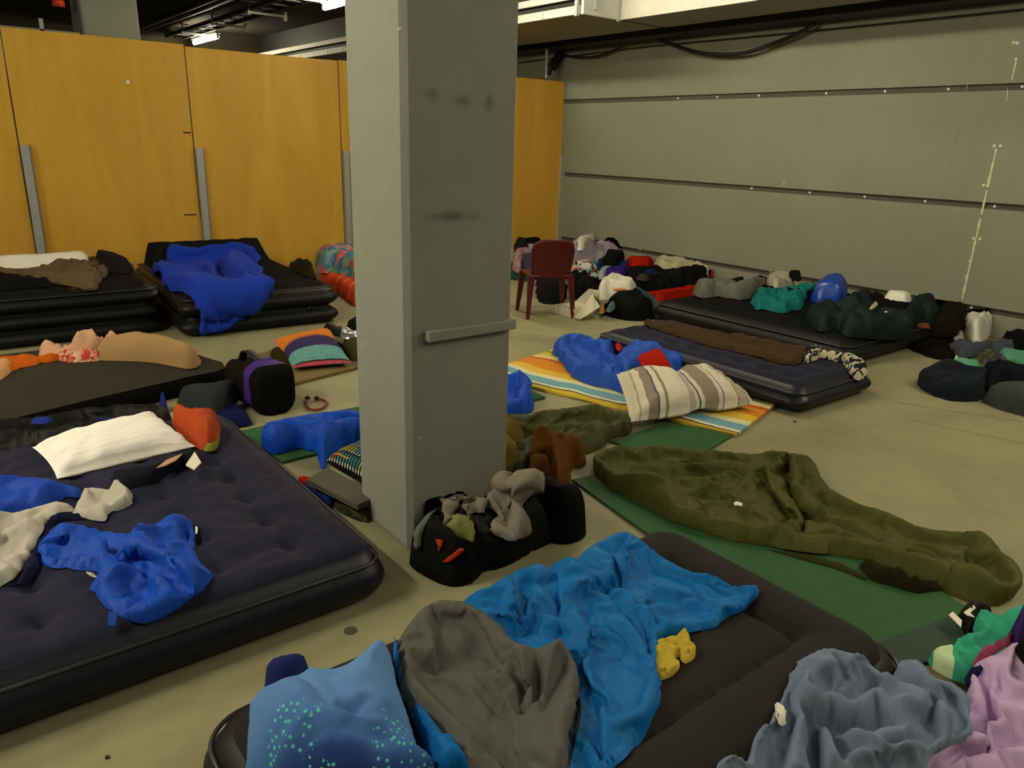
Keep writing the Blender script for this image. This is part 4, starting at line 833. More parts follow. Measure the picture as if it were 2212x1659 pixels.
# ---- grey foam mattress bowed up, with the black side
gf = empty('foam_mattress', tuple(at(250, 860, 0))); tag(gf, 'bowed dark grey foam mattress with black side in front of the tan pillow', 'mattress')
def bowed():
    # long foam slab lying across; its crest runs along the middle, the near face is the black side panel
    n, mm = 48, 16; X = np.linspace(-.62, 1.5, n)
    near = lambda x: np.interp(x, [-.65, .17, .63, 1.12, 1.40, 1.5], [4.42, 4.56, 4.70, 4.82, 4.93, 5.02]); far = lambda x: 5.95-.75*np.clip((x-1.15)/.35, 0, 1)**2
    hn = lambda x: .125-.03*np.clip((x-1.2)/.3, 0, 1)
    crest = lambda x: .205-.085*np.clip((x-1.0)/.5, 0, 1)**1.5
    V = []; F = []
    for x in X:
        for j in range(mm+1):
            b = j/mm; y = near(x)+(far(x)-near(x))*b; up = hn(x)+(crest(x)-hn(x))*math.sin(math.pi/2*min(b/.38, 1)); dn = (.06*(crest(x)/.2))*max(0, (b-.38)/.62)**1.5; V.append((x, y, up-dn))
    for i in range(n-1):
        for j in range(mm): F.append((i*(mm+1)+j, (i+1)*(mm+1)+j, (i+1)*(mm+1)+j+1, i*(mm+1)+j+1))
    link_mesh('top_panel', V, F, fabric('#3a372e', .9, .12, .05), gf)
    S = []; G = []
    for x in X:
        for k in range(6): t = k/5; S.append((x, near(x)+.02*(1-t)-.015*math.sin(math.pi*t), hn(x)*t))
    for i in range(n-1):
        for k in range(5): G.append((i*6+k, (i+1)*6+k, (i+1)*6+k+1, i*6+k+1))
    link_mesh('side_panel', S, G, fabric('#141414', .85), gf)
    x = X[-1]; E_ = [V[(n-1)*(mm+1)+j] for j in range(mm+1)]
    link_mesh('end_panel', E_+[(p[0], p[1], 0) for p in E_], [(j, j+1, mm+2+j, mm+1+j) for j in range(mm)], fabric('#1b1a17', .85), gf)
bowed()
soft('dark_pillow', 'A', [(995, 1055), (1040, 1010), (1120, 970), (1230, 945), (1330, 940), (1400, 930), (1400, 980), (1370, 1040), (1310, 1085), (1240, 1115), (1120, 1090), (1050, 1080)], .06, .14, fabric('#31373b', .8), edge=.09, amp=.012, scale=.09, seed=9, label='dark grey pillow leaning against the purple and black bag', cat='pillow')
soft('navy_cloth', 'A', [(1240, 1110), (1310, 1080), (1380, 1060), (1420, 1110), (1475, 1165), (1400, 1172), (1300, 1190), (1230, 1170)], .01, .06, fabric('#181f52'), edge=.03, amp=.03, scale=.06, seed=3, label='navy cloth on the floor below the purple and black bag', cat='cloth')
soft('navy_cloth', 'A', [(890, 1060), (940, 1045), (985, 1060), (990, 1100), (950, 1120)], .005, .12, fabric('#252d78'), edge=.03, amp=.02, scale=.05, seed=4, minbase=.0, label='navy cloth beside the dark grey pillow', cat='cloth')

# ---- duffel bag black and purple
db = empty('duffel_bag', tuple(at(575, 890))); tag(db, 'black duffel bag with purple trim standing on the floor', 'bag')
def duffel():
    a, b = at(549, 902), at(642, 882); ex = (b-a); L = np.linalg.norm(ex); ex /= L; ey = np.array([-ex[1], ex[0], 0]); H = .30; D = .52
    def prof(n=22, r=.09):
        P = []
        for qx, qy, a0 in ((L-r, H-r, 0), (r, H-r, 90), (r, r, 180), (L-r, r, 270)):
            for k in range(6): t = math.radians(a0+90*k/5); P.append((qx+r*math.cos(t), qy+r*math.sin(t)))
        return P
    pr = prof(); n = len(pr); rows = [(-.04, .12), (-.038, .5), (-.025, .82), (.0, .96), (.035, 1.0), (.12, 1.015), (.20, .99), (.28, .95), (.40, .92), (.48, .82), (.52, .5)]
    V = []; F = []
    for d, s in rows:
        for x, z in pr:
            x2 = L/2+(x-L/2)*s; z2 = z*s*(1+.0*d)-.05*math.sin(math.pi*min(d/.5, 1))*(z/H)**2*(1 if d > .17 else 0); wv = .012*perlin(x*14+d*9, z*14+d*5, 4) if d > .01 else 0
            V.append(a+ex*(x2+wv)+ey*d+np.array([0, 0, max(.001, z2+wv)]))
    def rng(i0, i1): return [(i*n+k, i*n+(k+1) % n, (i+1)*n+(k+1) % n, (i+1)*n+k) for i in range(i0, i1) for k in range(n)]
    def sub(i0, i1): return V[i0*n:(i1+1)*n], [tuple(v-i0*n for v in f) for f in rng(i0, i1)]
    v_, f_q = sub(0, 4); link_mesh('end_panel', v_, [tuple(range(n))]+f_q, fabric('#131211', .9), db)
    v_, f_q = sub(4, 5); link_mesh('purple_band', v_, f_q, nylon('#4a2f8c'), db)
    v_, f_q = sub(5, 10); link_mesh('body', v_, f_q+[tuple(5*n+k for k in range(n))[::-1]], fabric('#171514', .8), db)
    top = [a+ex*(L*.5-.02)+ey*.13+np.array([0, 0, H-.005]), a+ex*(L*.5-.03)+ey*.2+np.array([0, 0, H+.02]), a+ex*(L*.5-.03)+ey*.32+np.array([0, 0, H+.02]), a+ex*(L*.5-.02)+ey*.42+np.array([0, 0, H-.07])]
    MB().ribbon(bezier(top, 6), .05, th=.008).build('handle', M_black, db, True)
    MB().box(tuple(a+ex*.13+ey*.12+np.array([0, 0, H+.002])), tuple(a+ex*.13+ey*.12+np.array([.06, .04, H+.012])), .003).build('strap_patch', nylon('#5a3fa6'), db)
duffel()
# ---- red loop cord on the floor
p = [at(x, y, .012) for x, y in ((664, 862), (662, 874), (668, 883), (684, 885), (700, 879), (706, 870), (698, 864), (684, 862))]; lc = empty('headphones', tuple(at(683, 872))); tag(lc, 'small dark red headband loop lying on the bare floor', 'headphones')
MB().tube(bezier(p, 6), .008, 8).build('band', plain('dark_red', '#6d2024', .5), lc, True)
for q in (p[0], p[-1]): MB().tube([q+np.array([-.01, 0, .0]), q+np.array([.012, 0, .012])], .014, 10).build('ear_piece', M_black, lc, True)
# ---- tan mat with cushion
tm = mat_slab('foam_mat', [at(628, 836), at(900, 766), at(840, 690), at(560, 770)], .022, plain('tan_mat', '#6e5f3a', .85, 0, .2, .2, 90), 'tan foam mat with black underside below the bright cushion')
soft('olive_jacket', 'A', [(1540, 790), (1570, 745), (1600, 720), (1680, 800), (1700, 850), (1640, 830)], .02, .06, fabric('#3a3018'), edge=.04, amp=.02, scale=.06, on=[tm], label='brown olive jacket under the bright cushion', cat='jacket')
def cushion_mat():
    t = NT('bright_cushion'); uv = t.n('ShaderNodeSeparateXYZ', {0: t.tc('UV')}); u, v = uv.outputs[0], uv.outputs[1]
    vv = t.math('MULTIPLY', v, t.math('SUBTRACT', 1.06, t.math('MULTIPLY', t.math('SINE', t.math('MULTIPLY', u, 3.14)), .24)))
    base = t.ramp(vv, [(0, '#a83c48'), (.022, '#20202a'), (.035, '#5a918f'), (.29, '#2b2250'), (.54, '#b86c1a'), (.56, '#4a3050'), (.575, '#c87418'), (.86, '#c87c26'), (.9, '#c85a72')], True)
    vo = t.n('ShaderNodeTexVoronoi', {'Scale': 13, 'Vector': t.tc('UV'), 'Randomness': .15}); dots = t.math('MULTIPLY', t.math('LESS_THAN', vo.outputs['Distance'], .16), t.math('LESS_THAN', vv, .29))
    return t.done(t.mix(dots, base, lin('#4a4a80')), .85, t.bump(t.noise(40, 2), .2, .01), spec=.2)
pillow('cushion', pcor('A', [(1685, 840, .06), (2028, 812, .06), (1900, 610, .10), (1568, 682, .10)]), .11, cushion_mat(), 'bright cushion with orange, purple and turquoise bands on the tan mat', 'cushion', pinch=.07, wr=.006)
soft('olive_bag', 'A', [(1960, 690), (2010, 672), (2100, 660), (2260, 670), (2260, 780), (2100, 800), (2020, 790), (1980, 740)], .03, .10, fabric('#4a4228', .8), edge=.07, amp=.02, scale=.08, on=[tm], seed=5, label='olive brown soft bag beside the bright cushion', cat='bag')
soft('black_cloth', 'A', [(1980, 605), (2030, 570), (2080, 560), (2140, 590), (2240, 590), (2240, 680), (2080, 660), (1990, 640)], .02, .09, fabric('#15170f'), edge=.05, amp=.03, scale=.06, seed=8, label='black cloth behind the silver wrappers', cat='cloth')
soft('wrapper', 'A', [(1840, 605), (1900, 597), (1960, 612), (2000, 625), (2020, 660), (1950, 668), (1900, 640)], .10, .04, nylon('#14161c'), edge=.02, amp=.03, scale=.04, label='shiny black wrapper beside the bright cushion', cat='wrapper')
soft('wrapper', 'A', [(1950, 640), (1985, 612), (2050, 630), (2110, 625), (2165, 615), (2160, 632), (2100, 650), (2060, 670), (1970, 670)], .11, .035, plain('silver_foil', '#b9bcc6', .25, .8, .5), edge=.02, amp=.03, scale=.03, seed=3, res=5, label='crinkled silver wrapper above the olive brown bag', cat='wrapper')
soft('yellow_tag', 'A', [(2048, 600), (2070, 592), (2082, 605), (2060, 612)], .13, .015, M_yel, edge=.01, res=4, label='small yellow tag on the black cloth', cat='tag')

# ---- blue sleeping bag on green mat, left of the pillar
gm2 = mat_slab('foam_mat', [at(512, 936), at(610, 1003), at(1178, 862), at(1090, 818)], .012, M_green, 'dark green foam mat under the blue sleeping bag behind the pillar', fold=.006)
soft('sleeping_bag', 'E', [(225, 1030), (260, 980), (330, 930), (470, 850), (600, 820), (750, 795), (900, 785), (1050, 762), (1500, 650), (1900, 560), (1985, 530), (2040, 545), (2075, 640), (2120, 760), (2050, 800), (1700, 880), (1350, 960), (1040, 1020), (900, 1010), (820, 1045), (760, 1090), (700, 1120), (690, 1185), (640, 1170), (630, 1100), (560, 1065), (480, 1055), (380, 1090), (290, 1090), (240, 1070)], .015, .17, nylon('#1150d0'), cloth=dict(CL, grow=.05), edge=.11, k=.6, amp=.018, scale=.10, ang=.4, fine=.004, res=6, seed=16,
     strokes=[([(300, 1000), (500, 960), (700, 930), (900, 920), (1040, 930)], .02, -.03), ([(420, 1010), (600, 1000), (800, 960), (1040, 960)], .03, .03), ([(260, 1060), (400, 1060), (560, 1040), (700, 1060)], .02, -.03), ([(620, 840), (760, 860), (900, 850)], .02, .02)], on=[gm2], label='bright blue nylon sleeping bag reaching behind the pillar on a green mat', cat='sleeping bag')
def line_mat():
    t = NT('line_print'); uv = t.n('ShaderNodeSeparateXYZ', {0: t.tc('UV')}); u, v = uv.outputs[0], uv.outputs[1]
    iu = t.math('FLOOR', t.math('MULTIPLY', u, 6)); iv = t.math('FLOOR', t.math('MULTIPLY', v, 5))
    hs = t.n('ShaderNodeTexWhiteNoise', {'Vector': t.n('ShaderNodeCombineXYZ', {0: iu, 1: iv}).outputs[0]}, noise_dimensions='2D').outputs[0]
    col = t.ramp(hs, [(0, '#a89c2a'), (.34, '#2d7f88'), (.66, '#a89c2a'), (.80, '#8a4a18'), (.93, '#d86a1c')], True)
    fu = t.math('FRACT', t.math('MULTIPLY', u, 24)); fv = t.math('FRACT', t.math('MULTIPLY', v, 5))
    ln = t.math('MULTIPLY', t.math('LESS_THAN', t.math('ABSOLUTE', t.math('SUBTRACT', fu, .5)), .2), t.math('LESS_THAN', t.math('ABSOLUTE', t.math('SUBTRACT', fv, .5)), .4))
    tip = t.math('MULTIPLY', ln, t.math('LESS_THAN', fv, .2)); c2 = t.mix(tip, col, lin('#d8d8cc'))
    xl = t.math('MULTIPLY', t.math('LESS_THAN', t.math('ABSOLUTE', t.math('SUBTRACT', fv, .55)), .05), t.math('GREATER_THAN', t.n('ShaderNodeTexWhiteNoise', {'Vector': t.n('ShaderNodeCombineXYZ', {0: iu, 1: t.math('ADD', iv, 9.0)}).outputs[0]}, noise_dimensions='2D').outputs[0], .7))
    r = t.mix(ln, lin('#14171a'), c2); r = t.mix(xl, r, lin('#d87a20'))
    return t.done(r, .85, t.bump(t.noise(40, 2), .2, .01), spec=.2)
pillow('cushion', pcor('E', [(1120, 1390, .06), (675, 1135, .10), (960, 1025, .14), (1330, 1110, .12)]), .15, line_mat(), 'black cushion printed with yellow and teal lines beside the pillar', 'cushion', pinch=.04, wr=.005)
soft('camouflage_bag', 'E', [(600, 1280), (700, 1260), (900, 1330), (1050, 1340), (1120, 1390), (1120, 1530), (960, 1562), (860, 1530), (760, 1480), (690, 1390)], .0, .075, patches('camouflage', ['#1b1c0e', '#3a3d1c', '#2a2410', '#4b4a24'], 20), edge=.05, amp=.03, scale=.06, seed=4, res=6, label='camouflage bag on the floor at the foot of the pillar', cat='bag')
fp = mat_slab('folded_foam_pad', [at(*p, .09)[:2] for p in pxs('E', [(550, 1275), (900, 1452), (1045, 1388), (690, 1190)])], .025, plain('grey_foam_pad', '#4e4b42', .85, 0, .2, .15, 80), 'folded grey foam pad under the line print cushion', 'pad', zb=.075)
soft('red_cloth', 'E', [(470, 1300), (500, 1285), (560, 1285), (610, 1310), (640, 1340), (540, 1320)], .02, .05, M_red, edge=.03, amp=.01, scale=.05, res=5, label='red cloth peeping out behind the navy double bed', cat='cloth')
soft('blue_cloth', 'E', [(500, 1320), (600, 1322), (690, 1360), (700, 1400), (735, 1450), (700, 1470), (620, 1400)], .0, .06, fabric('#16327c'), edge=.03, amp=.02, scale=.05, res=5, label='folded blue cloth between navy double bed and camouflage bag', cat='cloth')

# ---- tan pillow, orange sheet and peach blanket behind the bowed mattress
soft('orange_sheet', 'A', [(-80, 790), (0, 775), (60, 768), (200, 765), (340, 770), (375, 795), (300, 812), (150, 846), (0, 895), (-80, 920)], .19, .03, fabric('#d2661a', .8), on=[gf], cloth=CL, edge=.03, amp=.02, scale=.12, seed=3, res=7, label='bright orange sheet at the left behind the bowed mattress', cat='sheet')
soft('orange_sheet', 'A', [(1060, 790), (1110, 770), (1165, 768), (1160, 795), (1080, 812)], .17, .03, fabric('#c8661c', .8), on=[gf], edge=.02, res=5, label='orange sheet corner under the right end of the tan pillow', cat='sheet')
soft('peach_cloth', 'A', [(-80, 790), (20, 775), (80, 785), (70, 840), (0, 900), (-80, 910)], .22, .05, fabric('#d3a070'), on=[gf], edge=.03, res=7, label='pale peach cloth at the left edge on the orange sheet', cat='cloth')
soft('fleece_blanket', 'A', [(215, 775), (250, 730), (290, 705), (340, 712), (400, 735), (430, 710), (480, 680), (540, 675), (590, 690), (590, 650), (630, 626), (665, 640), (692, 680), (680, 710), (600, 740), (570, 790), (380, 800), (300, 790)], .19, .09, fabric('#d6a884', .95, .12, .2), cloth=CL, on=[gf], edge=.06, k=.8, amp=.04, scale=.09, ang=.4, seed=7, res=6, strokes=[([(380, 745), (450, 730), (520, 720)], .03, -.05), ([(440, 720), (500, 690), (580, 700)], .03, .06), ([(600, 720), (640, 660)], .03, .07)], label='peach fleece blanket bunched left of the tan pillow', cat='blanket')
soft('checked_cloth', 'A', [(330, 770), (440, 745), (560, 745), (590, 800), (380, 812)], .2, .06, patches('check', ['#c8472a', '#e0a890', '#b43a2a', '#d8c0a8'], 26), on=[gf], edge=.03, amp=.04, scale=.06, seed=2, res=5, label='red checked cloth between orange sheet and tan pillow', cat='cloth')
soft('pillow', 'A', [(552, 795), (600, 735), (690, 680), (790, 642), (880, 648), (1000, 665), (1110, 715), (1162, 765), (1140, 785), (1080, 800), (900, 800), (700, 805)], .2, .15, M_tan, on=[gf], edge=.13, k=.8, amp=.008, scale=.12, seed=3, res=6, strokes=[([(780, 790), (810, 770), (850, 735)], .012, -.02), ([(740, 770), (800, 745), (840, 735)], .012, .012)], label='tan pillow on the orange sheet behind the bowed mattress', cat='pillow')

# ---- on the thick black bed at the left
K = [bed_blkL]
soft('white_pillow', 'A', [(-60, 250), (100, 215), (300, 200), (480, 193), (530, 215), (540, 260), (300, 280), (-60, 300)], .40, .12, M_white_cl, edge=.10, on=K, k=.8, label='cream pillow lying flat on the thick black bed', cat='pillow')
soft('dark_bag', 'A', [(520, 225), (560, 198), (640, 193), (720, 215), (760, 250), (790, 285), (700, 300), (540, 270)], .42, .13, fabric('#242022'), edge=.08, on=K, amp=.01, label='dark rounded bag at the back of the thick black bed', cat='bag')
sc = soft('scarf', 'A', [(-60, 290), (40, 262), (150, 228), (260, 225), (400, 225), (520, 225), (620, 240), (700, 265), (712, 230), (715, 205), (760, 210), (800, 240), (790, 265), (720, 285), (640, 292), (610, 300), (630, 325), (590, 340), (560, 330), (565, 385), (500, 392), (400, 380), (300, 365), (200, 345), (120, 330), (-60, 320)], .40, .05, fabric('#6f5c44', .95, .15, .1), cloth=CL, edge=.04, k=.6, amp=.04, scale=.09, ang=-.25, stretch=3.2, fine=.006, on=K, seed=8, res=6,
     strokes=[([(200, 330), (350, 300), (480, 280), (600, 300)], .03, -.05), ([(250, 260), (400, 250), (560, 300)], .03, .04), ([(480, 240), (600, 300)], .03, -.04)], label='taupe fringed scarf draped over the thick black bed', cat='scarf')
rng_ = random.Random(5)
for i in range(9):
    a = pxs('A', [(400+i*18, 372+rng_.uniform(0, 10)), (420+i*18, 392+rng_.uniform(-5, 8))]); p, q = at(*a[0], .47), at(*a[1], .435); MB().tube([p, (p+q)/2+np.array([0, 0, .004]), q], .004, 5).build('fringe', fabric('#6f5c44', .95, .15, .1), sc)
soft('black_jacket', 'A', [(-60, 330), (40, 318), (110, 325), (170, 345), (260, 360), (330, 385), (320, 398), (230, 398), (120, 405), (60, 420), (-60, 420)], .39, .06, M_blk, edge=.04, amp=.03, scale=.08, on=K, label='black jacket at the left end of the thick black bed', cat='jacket')
# ---- blue blanket over the second black bed
K2 = [bed_blkM]
M_bb = fabric('#2142c4', .9, .15, .1, .3)
drape('blue_blanket', 'A', [(965, 180), (968, 132), (1100, 145), (1250, 152), (1420, 155), (1485, 180), (1500, 240), (1495, 290), (1520, 340), (1585, 370), (1570, 400), (1530, 460), (1440, 530), (1370, 590), (1240, 632), (1140, 630), (1140, 560), (1120, 470), (1060, 430), (980, 400), (940, 340), (860, 318), (880, 280), (940, 255), (965, 240)], M_bb, K2, cloth=dict(CL, grow=.10, frames=14), T=.05, amp=.05, scale=.13, ang=.5, seed=6, res=6, lumps=((1150, 270, 50, .09), (1400, 260, 45, .08), (1250, 330, 60, .06), (1480, 370, 30, .05)),
      strokes=[([(1080, 240), (1200, 330), (1260, 350)], 9, -.05), ([(1230, 250), (1270, 300), (1380, 400)], 9, -.05), ([(1160, 480), (1170, 620)], 8, .02), ([(1280, 430), (1260, 610)], 8, -.02), ([(1380, 430), (1340, 580)], 10, .02)], label='bright blue blanket thrown over the black bed and hanging down its front', cat='blanket')
soft('olive_rucksack', 'A', [(1620, 205), (1650, 165), (1680, 157), (1740, 185), (1790, 225), (1825, 270), (1830, 320), (1780, 340), (1720, 300)], .33, .16, fabric('#2b2814', .85, .25), edge=.08, amp=.03, scale=.07, seed=5, k=.8, on=K2, label='dark olive rucksack at the head of the black bed', cat='rucksack')
# ---- printed duvet on the orange bedding
M_orange = stripes('orange_leaf', [(0, '#cb3d14'), (.80, '#e0c8b0'), (.84, '#cb3d14')], .9, .16, .1, 'Object', .08)
om = soft('orange_quilt', 'A', [(1825, 330), (1840, 290), (1900, 270), (2050, 300), (2300, 330), (2300, 480), (2160, 492), (2040, 492), (1980, 440), (1880, 380)], .0, .16, M_orange, edge=.08, k=.7, amp=.02, scale=.1, seed=4, label='orange red leaf patterned quilt folded against the hoarding', cat='quilt')
soft('printed_duvet', 'A', [(1800, 240), (1830, 215), (1880, 195), (1900, 160), (1960, 138), (2050, 140), (2110, 165), (2180, 190), (2330, 210), (2330, 360), (2160, 362), (2080, 355), (2000, 320), (1900, 295), (1820, 290), (1830, 265)], .14, .24, patches('print_duvet', ['#2f8c86', '#5a8fb0', '#c65a5e', '#7fae7a', '#c88f8a', '#3f7f9c', '#8a9ec0'], 9, stretch=(1, 2, 1)), edge=.13, k=.85, amp=.08, scale=.12, seed=9, res=6, strokes=[([(1880, 260), (2000, 250), (2050, 200)], .03, -.07)], label='multicoloured printed duvet bunched on the orange quilt', cat='duvet')

# ================================================================== RIGHT OF THE PILLAR
# ---- black duffel with clothes at the foot of the pillar
dg = empty('duffel_bag', tuple(at(1040, 1190))); tag(dg, 'open black duffel bag with orange red straps at the foot of the pillar', 'bag')
body = soft('body', 'F', [(58, 1375), (80, 1325), (140, 1295), (150, 1200), (200, 1110), (260, 1050), (400, 1010), (560, 990), (700, 1000), (760, 1060), (790, 1150), (800, 1220), (860, 1260), (760, 1310), (620, 1390), (480, 1440), (380, 1505), (260, 1505), (150, 1455), (80, 1410)], .0, .27, fabric('#121212', .7, .3), cloth=dict(CL, grow=.05), edge=.17, k=.75, amp=.03, scale=.12, res=7, parent=dg, seed=4,
     strokes=[([(150, 1300), (250, 1330), (420, 1300), (560, 1260)], .03, -.04), ([(200, 1450), (300, 1400), (460, 1370)], .02, -.03), ([(480, 1250), (560, 1330), (640, 1370)], .03, .03)])
DG = [dg]
soft('end_pocket', 'F', [(700, 1000), (720, 970), (780, 950), (860, 985), (950, 1060), (1020, 1130), (1048, 1180), (1042, 1235), (960, 1275), (850, 1270), (760, 1210), (705, 1120)], .0, .24, fabric('#101010', .75, .3), edge=.14, k=.75, amp=.015, scale=.1, res=7, parent=dg, seed=7)
soft('side_roll', 'F', [(78, 1115), (110, 1085), (240, 1035), (300, 1010), (300, 1060), (200, 1110), (110, 1165), (85, 1150)], .10, .12, M_blkn, edge=.05, res=6, parent=dg)
def draped(name, pts, mat, lab=None, T=.02, amp=.03, scale=.07, seed=1, **kw): return drape(name, 'F', pts, mat, kw.pop('objs', DG), T, amp, scale, seed=seed, res=6, parent=kw.pop('parent', None), label=lab, **kw)
drape('grey_shirt', 'F', [(238, 1030), (280, 1005), (340, 995), (445, 1008), (450, 980), (500, 945), (590, 920), (700, 935), (778, 960), (750, 1012), (702, 1060), (695, 1120), (708, 1200), (640, 1245), (525, 1240), (545, 1150), (500, 1100), (380, 1068), (335, 1058), (295, 1150), (262, 1190), (240, 1090)], fabric('#938b7c', .92, .1), DG, cloth=dict(CL, grow=.14, bend=3, frames=14), T=.03, amp=.045, scale=.07, ang=-.6, stretch=3, seed=5, res=5, edge_px=8, label='crumpled grey beige shirt spilling over the open duffel bag', cat='shirt', lumps=((600, 985, 25, .06), (700, 970, 20, .05), (270, 1030, 15, .03)),
      strokes=[([(600, 940), (640, 1030), (620, 1120), (560, 1230)], 6, -.03), ([(520, 960), (560, 1040), (500, 1090)], 6, .03), ([(680, 960), (660, 1060), (640, 1160), (600, 1240)], 6, .02)])
drape('grey_tee', 'F', [(305, 1068), (420, 1062), (500, 1105), (545, 1150), (512, 1232), (432, 1228), (410, 1180), (370, 1125), (300, 1130)], fabric('#2b2b2e', .9), DG, cloth=dict(CL, grow=.12, bend=3, frames=12), T=.015, amp=.03, scale=.07, seed=3, res=5, edge_px=7, label='dark grey shirt stuffed into the open duffel bag', cat='shirt')
drape('green_cloth', 'F', [(278, 1165), (310, 1125), (375, 1122), (412, 1170), (418, 1230), (395, 1257), (330, 1205), (268, 1188)], fabric('#858a52', .9), DG, cloth=dict(CL, grow=.12, bend=3, frames=12), T=.03, amp=.04, scale=.05, seed=6, res=5, edge_px=7, label='pale green cloth in the mouth of the open duffel bag', cat='cloth')
drape('grey_sleeve', 'F', [(98, 1200), (130, 1120), (235, 1058), (240, 1075), (190, 1135), (152, 1220), (142, 1295), (115, 1312), (94, 1275)], fabric('#6a736f', .9), [dg, pilo], T=.02, amp=.01, scale=.06, seed=2, res=5, edge_px=7, label='grey green sleeve hanging down the side of the duffel bag', cat='sleeve')
for pts in ([(92, 1275), (110, 1268), (130, 1275), (132, 1290), (105, 1292)], [(205, 1240), (265, 1246), (247, 1312), (240, 1322), (218, 1318), (224, 1290)], [(243, 1365), (300, 1320), (340, 1284), (380, 1305), (330, 1350), (300, 1376), (270, 1386)], [(310, 1435), (328, 1432), (325, 1446)]):
    drape('orange_strap', 'F', pts, fabric('#c23c18', .7), DG, T=.012, amp=0, res=4, parent=dg, edge_px=3)
drape('white_logo', 'F', [(128, 1330), (142, 1333), (155, 1355), (145, 1357), (132, 1345)], M_tag, DG, T=.008, amp=0, res=4, parent=dg, edge_px=3)

# ---- olive sleeping bag and jackets right behind the pillar
o1 = soft('sleeping_bag', 'F', [(520, 600), (612, 555), (760, 512), (900, 500), (1050, 485), (1150, 495), (1225, 540), (1302, 610), (1290, 662), (1200, 682), (1120, 745), (1060, 765), (900, 800), (760, 860), (720, 885), (560, 900)], .01, .12, M_olive2, cloth=dict(CL, grow=.09), edge=.10, k=.75, amp=.03, scale=.09, ang=.2, res=6, seed=13,
     strokes=[([(640, 560), (800, 560), (960, 560), (1100, 520)], .03, .04), ([(800, 600), (940, 590), (1060, 600), (1180, 640)], .02, -.04), ([(930, 650), (1030, 590), (1130, 570)], .02, .04)], label='shorter olive green sleeping bag crumpled behind the brown jacket', cat='sleeping bag')
soft('mustard_cloth', 'F', [(540, 620), (607, 588), (652, 610), (705, 652), (662, 690), (640, 730), (657, 800), (605, 832), (540, 840)], .09, .06, fabric('#6d5c24', .85), cloth=CL, on=[o1], edge=.04, amp=.03, scale=.07, res=6, seed=3, label='mustard brown cloth peeking out right of the pillar', cat='cloth')
soft('brown_jacket', 'F', [(722, 935), (745, 830), (738, 760), (790, 712), (850, 690), (950, 690), (1020, 738), (1050, 800), (1030, 832), (962, 842), (967, 930), (922, 942), (912, 962), (886, 1002), (820, 955)], .02, .14, fabric('#6b431a', .85, .2), cloth=dict(CL, grow=.08), on=[o1], edge=.07, k=.8, amp=.04, scale=.08, ang=1., res=6, seed=9, strokes=[([(840, 740), (860, 800), (850, 860)], .02, -.05), ([(900, 720), (880, 800), (900, 900)], .03, .05), ([(950, 780), (930, 840), (960, 900)], .015, -.04)], label='rust brown jacket crumpled between pillar and olive sleeping bag', cat='jacket')

# ---- striped mat with blue bag and striped pillow
q = [at(1590, 945)[:2], at(1692, 866)[:2], at(1196, 758)[:2], (3.02, 4.16)]
M_smat = stripes('summer_stripes', [(0, '#c9a53a'), (.04, '#20252a'), (.06, '#d8d4b0'), (.10, '#6d9fae'), (.22, '#d9d3a4'), (.30, '#d8b23c'), (.42, '#cf8420'), (.60, '#b9561c'), (.66, '#d9cf90'), (.78, '#c9b640'), (.88, '#8a9a34'), (.94, '#d8c040')], -.285, .90, .5, wob=.03)
sm = mat_slab('striped_mat', q, .02, M_smat, 'padded mat with yellow, orange and blue stripes beside the navy single bed', fold=.035, seed=5)
SB = [sm]
fb = soft('sleeping_bag', 'F', [(845, 200), (900, 160), (960, 120), (1040, 105), (1110, 125), (1215, 125), (1208, 170), (1240, 205), (1330, 165), (1400, 170), (1480, 185), (1550, 230), (1610, 270), (1630, 300), (1600, 340), (1540, 345), (1430, 330), (1330, 360), (1290, 445), (1180, 412), (1050, 382), (960, 330), (900, 250)], .03, .16, nylon('#2a60d4'), cloth=dict(CL, grow=.08), on=SB, edge=.12, k=.85, amp=.03, scale=.10, ang=.6, res=6, seed=6,
     strokes=[([(1210, 130), (1230, 220), (1190, 300), (1180, 400)], .03, -.06), ([(1240, 220), (1330, 180), (1450, 200)], .04, .05), ([(960, 140), (1040, 220), (1130, 260), (1160, 330)], .02, -.03), ([(1100, 380), (1190, 330), (1240, 270)], .02, -.04), ([(1210, 280), (1160, 350)], .02, .04), ([(900, 180), (1000, 240), (1090, 260)], .04, .04)], label='medium blue sleeping bag bunched on the striped mat', cat='sleeping bag')
soft('red_lining', 'F', [(1200, 165), (1215, 160), (1252, 186), (1225, 212)], .18, .03, M_red, edge=.02, res=5, parent=fb, label='red lining showing')
pillow('red_cushion', pcor('F', [(1360, 305, .22), (1535, 335, .17), (1442, 183, .26), (1330, 235, .27)]), .09, M_red, 'small red cushion behind the striped pillow', 'cushion', pinch=.05, n=16)
M_tick = stripes('pillow_stripes', [(0, '#cfc8b4'), (.06, '#a89c88'), (.075, '#d2cbb8'), (.13, '#8c8274'), (.20, '#5b5a62'), (.215, '#d6d0be'), (.26, '#8c8274'), (.285, '#d6d0be'), (.46, '#b3a994'), (.52, '#d2cbb8'), (.55, '#4f5868'), (.565, '#d2cbb8'), (.59, '#8d8170'), (.69, '#d2cbb8'), (.72, '#55586a'), (.73, '#d6d0be'), (.84, '#8c8274'), (.855, '#b3a994'), (.93, '#6d6a70'), (.94, '#d0c9b6')], 0, 1.0, 0, 'UV', .0)
pillow('pillow', pcor('F', [(1290, 596, .07), (1990, 494, .07), (1735, 305, .18), (1212, 330, .20)]), .20, M_tick, 'white pillow with grey and taupe stripes on the striped mat', 'pillow', pinch=.03, wr=.014, seed=3, waist=(.12, .42), n=34)

